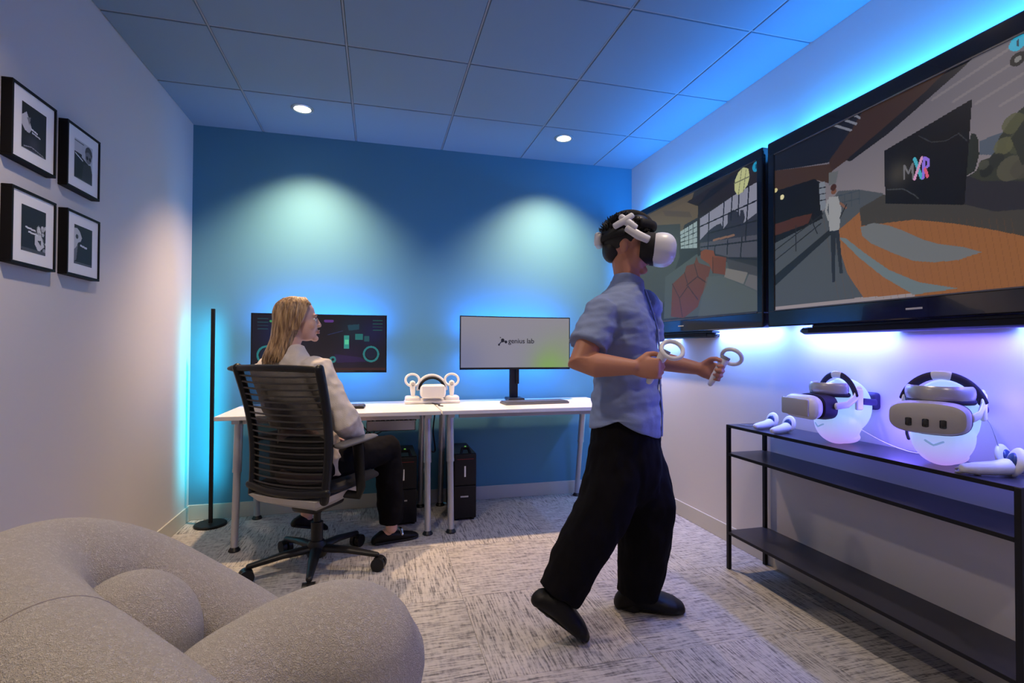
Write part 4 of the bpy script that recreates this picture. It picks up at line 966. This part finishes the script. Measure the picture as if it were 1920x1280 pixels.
# hair: cap plus short tufts
hc = MB(TH); hc.ell((0, -.022, .042), (.083, .095, .090), 28, 18).ell((0, -.062, -.02), (.060, .045, .055)).ell((0, .03, .105), (.055, .05, .030))
rnd = random.Random(8)
for k in range(420):
    a, z = rnd.uniform(0, 2*PI), rnd.uniform(.12, 1)
    d = V((math.sqrt(1-z*z)*math.cos(a), math.sqrt(1-z*z)*math.sin(a), z))
    p = V((0, -.022, .042))+V((d.x*.080, d.y*.092, d.z*.087)); e = p+(d+V((rnd.uniform(-.6, .6), rnd.uniform(-.2, .9), rnd.uniform(-.3, .6)))).normalized()*rnd.uniform(.014, .026)
    hc.cyl(p, e, .0055, 5, .0012)
obj('hair', hc, m_hairm, man, smooth='auto')
# shirt
sh = MB()
sh.sections([S(1172, 800, 2.2, .192, .148), S(1173, 770, 2.2, .190, .146), S(1173, 720, 2.2, .180, .138), S(1172, 670, 2.2, .182, .138), S(1168, 620, 2.2, .192, .140), S(1164, 590, 2.2, .196, .130), S(1164, 567, 2.2, .172, .105), S(1168, 550, 2.2, .120, .088), S(1173, 538, 2.2, .082, .076), S(1176, 526, 2.2, .068, .066)], 32, False)
hemR, hemL = shR.lerp(elR, .68), shL.lerp(elL, .68)
sh.tube([shR+l*.09+UP*.012, shR+l*.03+UP*.004, shR, shR.lerp(elR, .35), hemR], [.055, .066, .070, .076, .080], 22, rnd=False)
sh.tube([shL-l*.10+UP*.01, shL-l*.03, shL, shL.lerp(elL, .35), hemL], [.055, .066, .070, .072, .072], 22, rnd=False)
zh = at(1172, 800, 2.2).z
fo = fold((9, 9, 22), .009, 3)
def shirt_disp(p, n):
    d = fo(p, n)
    if p.z < zh+.05:            # curved tails front and back
        c = at(1172, 790, 2.2); q = p-c; k = abs(q.dot(f))/.15; side = 1-min(1, k)
        w_ = max(0, min(1, (zh+.05-p.z)/.05))
        d = d+V((0, 0, 1))*(.045*side-.045*k*(1 if q.dot(f) > 0 else .1))*w_
    return d
obj('shirt', sh, m_shirt, man, remesh=.007, sm_it=3, disp=shirt_disp)
cl = MB(); ringc = []
for (dz, ra, rb, oy) in ((-.012, .076, .074, .0), (.018, .070, .066, .004), (.034, .064, .060, .004), (.036, .058, .054, .004), (.012, .060, .056, .002), (-.012, .064, .062, 0)):
    c = nk+V((0, 0, dz))+f*oy; ringc.append([c+l*ra*math.cos(2*PI*j/28)+f*rb*math.sin(2*PI*j/28)-V((0, 0, .022))*max(0, math.sin(2*PI*j/28))**2 for j in range(28)])
obj('collar', cl.rings(ringc, closed=True), m_shirt, man, smooth='auto')
pk = MB(); pts = []
for (px, py, b_) in ((1173, 545, .080), (1168, 567, .108), (1164, 590, .133), (1168, 620, .143), (1172, 670, .141), (1173, 720, .141), (1173, 770, .149), (1172, 812, .150)): pts.append(at(px, py, 2.2)+f*(b_+.002))
obj('placket', pk.tube(pts, [(.014, .004)]*8, 10, hint=f), m_shirt, man, smooth='auto')
m_btn = mat('pale_buttons', (.6, .62, .7), .3)
for i in range(1, 7): q = pts[i]+f*.004; obj('button', MB().cyl(q-f*.002, q+f*.002, .0052, 12), m_btn, man)
# trousers
tr_ = MB()
tr_.sections([S(1170, 772, 2.2, .165, .130), S(1172, 810, 2.2, .175, .145), S(1174, 850, 2.2, .180, .150), S(1176, 890, 2.2, .165, .145)], 30)
tr_.tube([at(1165, 800, 2.17), at(1157, 850, 2.14), at(1150, 900, 2.11), at(1134, 950, 2.09), at(1106, 1000, 2.06), at(1086, 1040, 2.04), at(1066, 1080, 2.02), at(1046, 1115, 2.005)], [.10, .118, .118, .115, .108, .098, .094, .086], 26, rnd=False)
tr_.tube([at(1180, 800, 2.23), at(1188, 850, 2.26), at(1203, 900, 2.25), at(1212, 945, 2.22), at(1211, 1000, 2.22), at(1206, 1040, 2.23), at(1201, 1080, 2.235), at(1193, 1114, 2.24)], [.10, .120, .122, .120, .116, .107, .097, .086], 26, rnd=False)
fo2 = fold((14, 14, 7), .010, 9)
obj('trousers', tr_, m_trouser, man, remesh=.008, sm_it=4, disp=fo2)
def shoe(mb, heel, toe, up, s=1.0, w_=.045):
    d = (toe-heel); L = d.length; d.normalize(); up = (up-d*up.dot(d)).normalized(); a = d.cross(up)
    sec = [(0.02, .030, .030, .030), (.15, .040, .040, .042), (.32, .040, .040, .042), (.5, .044, .032, .033), (.72, .050, .026, .027), (.88, .046, .021, .022), (.97, .034, .016, .017)]
    mb.sections([(heel+d*L*k+up*(h_*s), a*w2*s*(w_/.045), up*hh*s) for k, w2, hh, h_ in sec], 24, True, sq=.85)
    return d, a, up, L
hr = at(1003, 1124, 1.985); tr2 = at(1092, 1196, 2.015); tr2.z = .0
hl = CAM+(Fv+Rv*((1166-960)/FPX)-Uv*((1143-640)/FPX))*1; hl = V((2.235, -1.745, 0)); tl = V((2.478, -1.845, 0))
for hh_, tt_ in ((hr-V((0, 0, .02)), tr2), (hl, tl)):
    m_ = MB(); d, a, up, L = shoe(m_, hh_, tt_, V((0, 0, 1)) if hh_.z < .01 else V((.1, -.1, 1)), 1.28, .050)
    so = obj('shoe', m_, m_shoe, man, remesh=.006, sm_it=3)
    m2 = MB(); m2.sections([(hh_+d*L*k+up*.009, a*w2, up*.009) for k, w2 in ((.0, .028), (.06, .038), (.3, .040), (.55, .046), (.75, .051), (.9, .045), (.99, .030))], 20, False)
    obj('sole', m2, m_blackm, so, smooth='auto')
for a_, b_ in ((at(1062, 1085, 2.01), at(1036, 1135, 2.0)), (at(1200, 1080, 2.24), at(1186, 1128, 2.245))):
    obj('sock', MB().tube([a_, b_], [.052, .046], 18), m_blackm, man, smooth='auto')
# headset on the man
hs = thing('vr_headset', 'white headset worn over the eyes of the standing man', 'vr headset', HM)
def H_(n, mb, m, **kw): return obj(n, mb, m, hs, smooth='auto', **kw)
Tm = TH
H_('visor', MB(Tm).box((-.096, .082, -.074), (.096, .198, .056), .052, 7), m_white)
H_('front_plate', MB(Tm).box((-.050, .186, -.036), (.050, .1990, .018), .010, 3), m_white)
H_('face_pad', MB(Tm).sections([((0, .055, -.002), (.080, 0, 0), (0, 0, .058)), ((0, .085, -.006), (.090, 0, 0), (0, 0, .066)), ((0, .112, -.008), (.093, 0, 0), (0, 0, .066))], 36, False, sq=.75), m_blackm)
for s in (-1, 1):
    H_('side_arm', MB(Tm).tube([(s*.090, .085, .015), (s*.094, .045, .030), (s*.094, -.005, .058)], [(.006, .016), (.006, .018), (.006, .016)], 12, hint=(0, 0, 1)), m_white)
    H_('strap_wing', MB(Tm).tube([(s*.094, .030, .060), (s*.093, -.01, .085), (s*.091, -.035, .105)], [(.006, .014), (.006, .017), (.006, .012)], 12, hint=(0, 0, 1)).tube([(s*.096, -.055, .062), (s*.095, -.02, .085), (s*.090, .012, .112)], [(.006, .013), (.006, .015), (.006, .012)], 12, hint=(0, 0, 1)), m_white)
P = [(.095*math.sin(a), -.010-.108*math.cos(a), .045-.03*math.cos(a)) for a in [-1.5+3*k/20 for k in range(21)]]
H_('rear_strap', MB(Tm).tube(P, [(.006, .014)]*21, 12, hint=(0, 0, 1)), m_blackm)
H_('rear_pad', MB(Tm).box((-.045, -.142, -.012), (.045, -.108, .050), .015, 3), m_white)
P = [(0, .10*math.cos(a)+.0, .045+.098*math.sin(a)) for a in [.45+2.3*k/20 for k in range(21)]]
H_('top_strap', MB(Tm).tube(P, [(.016, .006)]*21, 12, hint=(1, 0, 0)), m_blackm)
H_('forehead_pad', MB(Tm).tube([(.082*math.sin(a), .012+.092*math.cos(a), .088) for a in [-1.1+2.2*k/16 for k in range(17)]], [(.009, .018)]*17, 12, hint=(0, 0, 1)), m_blackm)
def held(w_, d, side, label, rel):
    c = w_+d*.085+side*.028
    t = thing('vr_controller', label, 'controller', c, 0, 'controllers held by the man')
    ax = (V((0, 0, 1))*.9+d*.45).normalized()
    obj('grip', MB().tube([c-ax*.055, c-ax*.02, c+ax*.03, c+ax*.058], [.012, .016, .017, .020], 14), m_white, t, smooth='auto')
    u = ax; v = (d-ax*d.dot(ax)).normalized(); cc_ = c+ax*.088+v*.02
    obj('tracking_ring', MB().tube([cc_+v*.040*math.cos(a)+(u*.75+side*.65)*.040*math.sin(a) for a in [2*PI*k/26 for k in range(26)]], .0085, 10, closed=True), m_white, t, smooth='auto')
    obj('thumb_pad', MB().cyl(c+ax*.066, c+ax*.078, .020, 18), m_grey, t, smooth='auto')
held(wrR, dR, l, 'white controller gripped in the man\'s near right hand', 0)
held(wrL, dL, -l, 'white ring controller held out in the man\'s far left hand', 0)

# ---- woman (local frame of the chair: faces +y)
wo = thing('person', 'seated blonde woman in cream sweater and black trousers looking right', 'person', CB, -HC)
def wobj(n, mb, m, **kw): return obj(n, mb, m, wo, world=False, **kw)
WI = (Matrix.Translation(CB) @ Matrix.Rotation(-HC, 4, 'Z')).inverted()
def loc(px, py, D): return WI @ at(px, py, D)
HW = loc(560, 600, 2.66)
TW = Matrix.Translation(HW) @ Matrix.Rotation(math.radians(-44), 4, 'Z') @ Matrix.Rotation(math.radians(3), 4, 'X') @ Matrix.Diagonal((1.0, 1.0, 1.0, 1))
hm = MB(TW); head_parts(hm)
body = MB(); body.v += hm.v; body.f += hm.f
X = lambda a: V((a, 0, 0)); Y = lambda a: V((0, a, 0))
cx, cy = HW.x-.015, HW.y-.03
body.tube([HW+V((0, -.02, -.05)), V((cx, cy-.005, HW.z-.13)), V((cx, cy-.01, HW.z-.19))], [.045, .044, .048], 18)
tor = [((.0, -.09, .50), .155, .12), ((.0, -.09, .60), .145, .11), ((cx*.5, cy*.6, .74), .125, .095), ((cx*.8, cy*.9, .92), .15, .105), ((cx, cy, 1.02), .155, .09), ((cx, cy, 1.075), .07, .05)]
body.sections([(c, X(a), Y(b)) for c, a, b in tor], 26)
sR, sL = V((cx+.165, cy+.0, 1.02)), V((cx-.165, cy-.01, 1.02))
eR, eL = V((.245, -.08, .76)), V((-.23, -.02, .76))
wR, wL = V((.13, .16, .66)), V((-.10, .17, .64))
for a, b, c in ((sR, eR, wR), (sL, eL, wL)): body.tube([a, a.lerp(b, .5), b, b.lerp(c, .4), c], [.045, .040, .036, .034, .024], 16)
hR, hL = V((.085, -.04, .54)), V((-.085, -.04, .54)); kR, kL = V((.155, .40, .555)), V((-.08, .40, .53))
fR = V((.165, .43, .09)); fL = loc(575, 962, 2.93)
body.tube([hR, kR, fR], [.08, .052, .034], 16).tube([hL, kL, fL], [.08, .052, .034], 16)
hand(body, wR, V((-.35, 1, -.35)), V((0, -.3, -1)), V((-1, 0, 0)), .45, .88); hand(body, wL, V((.35, 1, -.25)), V((0, -.3, -1)), V((1, 0, 0)), .45, .88)
wobj('body', body, m_skinw, remesh=.005, sm_it=2)
m_sclera = mat('eye_white', (.75, .75, .75), .25); m_iris = mat('iris_blue', (.05, .10, .14), .2)
m_brow = mat('brow_brown', (.18, .10, .06), .7)
for s in (-1, 1):
    e1 = MB(TW); e2 = MB(TW); e3 = MB(TW); e4 = MB(TW)
    e1.ell((s*.030, .0745, .000), (.0115, .0115, .0095)); e2.ell((s*.031, .083, .000), (.0048, .0035, .0048), 14, 8)
    e3.tube([(s*.016, .091, .021), (s*.032, .087, .026), (s*.047, .076, .021)], [.002, .0028, .0018], 8)
    e4.tube([(s*.018, .083, .006), (s*.031, .087, .0095), (s*.044, .078, .005)], .0018, 6)
    ey = wobj('eye', e1, m_sclera, smooth=True); obj('iris', e2, m_iris, ey, world=False, smooth=True); wobj('eyebrow', e3, m_brow, smooth='auto'); wobj('eyelashes', e4, m_hairm, smooth='auto')
lp_ = MB(TW); lp_.tube([(-.020, .090, -.062), (-.006, .0965, -.0585), (.006, .0965, -.0585), (.020, .090, -.062)], .0042, 8).tube([(-.017, .090, -.068), (0, .096, -.069), (.017, .090, -.068)], .005, 8)
wobj('lips', lp_, mat('lips_woman', (.50, .22, .19), .4), smooth='auto')
# hair
m_hairw = bpy.data.materials.new('blonde_hair'); m_hairw.use_nodes = True; nt = m_hairw.node_tree; b_ = nt.nodes['Principled BSDF']
tc = nt.nodes.new('ShaderNodeTexCoord'); mp = nt.nodes.new('ShaderNodeMapping'); mp.inputs['Scale'].default_value = (90, 90, 9); nz = nt.nodes.new('ShaderNodeTexNoise'); nz.inputs['Scale'].default_value = 1.2; nz.inputs['Detail'].default_value = 4
nt.links.new(tc.outputs['Object'], mp.inputs[0]); nt.links.new(mp.outputs[0], nz.inputs['Vector']); cr = nt.nodes.new('ShaderNodeValToRGB'); cr.color_ramp.elements[0].position = .35; cr.color_ramp.elements[0].color = (.13, .065, .03, 1); cr.color_ramp.elements[1].position = .65; cr.color_ramp.elements[1].color = (.58, .38, .20, 1)
nt.links.new(nz.outputs['Fac'], cr.inputs[0]); nt.links.new(cr.outputs[0], b_.inputs['Base Color']); b_.inputs['Roughness'].default_value = .45
# curtain sections in head space; k from crown (0) to ends (1)
prof = [(.112, .0, -.012, .045, .055), (.085, .0, -.018, .070, .084), (.045, .0, -.026, .084, .092), (.0, .0, -.038, .086, .082), (-.045, .0, -.052, .082, .074), (-.09, .0, -.068, .076, .066), (-.135, .0, -.086, .074, .066), (-.170, .0, -.100, .074, .068), (-.198, .0, -.112, .072, .066)]
hb = MB(TW); hb.sections([((x, y, z), (a, 0, 0), (0, b, 0)) for z, x, y, a, b in prof], 28, False)
hb.ell((0, -.022, .045), (.083, .092, .080), 28, 18)
hair = wobj('hair', hb, m_hairw, remesh=.007, sm_it=3)
lk = MB(TW); rnd = random.Random(4)
for k in range(210):
    a = rnd.uniform(-PI*1.30, PI*.30)       # leave the face open
    if -1.25 < ((a-PI/2+PI) % (2*PI))-PI < 1.05: continue
    n_ = rnd.uniform(.9, 1.05); P = []; J = rnd.uniform(-.10, .10); L = rnd.choice((8, 9, 9, 9))
    for i, (z, x, y, ra, rb) in enumerate(prof[:L]):
        aa = a+J*(i/8)**2*2; fl = 1.0+(.03 if i > 6 else 0); P.append((x+ra*n_*fl*math.cos(aa), y+rb*n_*fl*math.sin(aa), z-(rnd.uniform(0, .02) if i == L-1 else 0)))
    lk.tube(sm(P, 3), [(.0065, .004)]*((L-1)*3-3)+[(.005, .003)]*2+[(.003, .002)]*2, 6)
for k in range(46):                          # swept strands from the parting over the temples
    s = 1 if k % 2 else -1; u = rnd.uniform(0, 1)
    P = [(s*.006, .030-.09*u, .120-.010*abs(u-.5)), (s*.036, .036-.09*u, .110), (s*.066, .044-.07*u, .080), (s*.080, .026-.05*u, .035), (s*.083, .005-.04*u, -.01), (s*.082, -.012-.03*u, -.05)]
    lk.tube(sm(P, 3), [(.007, .004)]*16, 6)
obj('hair_locks', lk, m_hairw, hair, world=False, smooth='auto')
# sweater
sw = MB()
tor2 = [((.0, -.045, .50), .178, .125), ((.0, -.045, .58), .172, .125), ((cx*.5, cy*.5+.02, .72), .158, .120), ((cx*.8, cy*.9, .88), .180, .130), ((cx, cy, .98), .188, .118), ((cx, cy-.002, 1.045), .165, .088), ((cx, cy-.004, 1.085), .110, .078), ((cx+.005, cy, 1.120), .068, .064), ((cx+.006, cy+.004, 1.150), .056, .056)]
sw.sections([(c, X(a), Y(b)) for c, a, b in tor2], 30, False)
for a, b, c, s in ((sR, eR, wR, 1), (sL, eL, wL, -1)):
    a2 = a.copy(); sw.tube([a2-X(s*.03), a2, a2.lerp(b, .25), a2.lerp(b, .6), b.lerp(a2, .05), b.lerp(c, .4), b.lerp(c, .8)], [.075, .078, .072, .070, .070, .058, .045], 22)
sw.tube([sR+V((-.06, -.01, .03)), sR+V((.005, 0, .010)), sR+V((.05, .01, -.035))], [(.05, .03), (.062, .03), (.045, .02)], 18, hint=(0, 0, 1))
wobj('sweater', sw, m_knit, remesh=.008, sm_it=3, disp=fold((16, 16, 12), .010, 5))
tr_ = MB(); tr_.sections([((0, -.09, .60), X(.16), Y(.12)), ((0, -.08, .54), X(.175), Y(.13)), ((0, -.06, .505), X(.17), Y(.12))], 26)
tr_.tube([hR, hR.lerp(kR, .5), kR, kR.lerp(fR, .15), kR.lerp(fR, .55), kR.lerp(fR, .92)], [.100, .088, .078, .078, .076, .072], 22, rnd=False)
tr_.ell(kR, (.078, .078, .076)).ell(kL, (.075, .075, .073))
tr_.tube([hL, hL.lerp(kL, .5), kL, kL.lerp(fL, .2), kL.lerp(fL, .6), kL.lerp(fL, .9)], [.100, .088, .076, .072, .066, .060], 22, rnd=False)
wobj('trousers', tr_, m_trouser, remesh=.008, sm_it=4, disp=fold((12, 12, 12), .008, 2))
for hh_, tt_ in ((WI @ V((1.185, -.735, .0)), WI @ V((1.435, -.665, 0))), (fL+V((-.03, -.07, -.06)), fL+V((.03, .12, -.13)))):
    m_ = MB(); d, a, up, L = shoe(m_, hh_, tt_, V((0, 0, 1)), .9, .042)
    so = wobj('loafer', m_, m_shoe, remesh=.006, sm_it=2)
    m2 = MB(); m2.sections([(hh_+d*L*k+up*.009, a*w2, up*.009) for k, w2 in ((.0, .026), (.06, .035), (.3, .036), (.55, .041), (.75, .045), (.9, .040), (.99, .026))], 20, False)
    obj('sole', m2, m_blackm, so, world=False, smooth='auto')
    m3 = MB(); cc_ = hh_+d*L*.60+up*.060; m3.tube([cc_-a*.034-up*.016, cc_-a*.014, cc_+a*.014, cc_+a*.034-up*.016], [.009, .013, .013, .009], 10)
    obj('buckle', m3, m_chrome, so, world=False, smooth='auto', label='silver bar across the shoe')
    m4 = MB(); m4.ell(hh_+d*L*.30+up*.060, (.034, .034, .028)); wobj('ankle', m4, m_skinw, smooth=True)
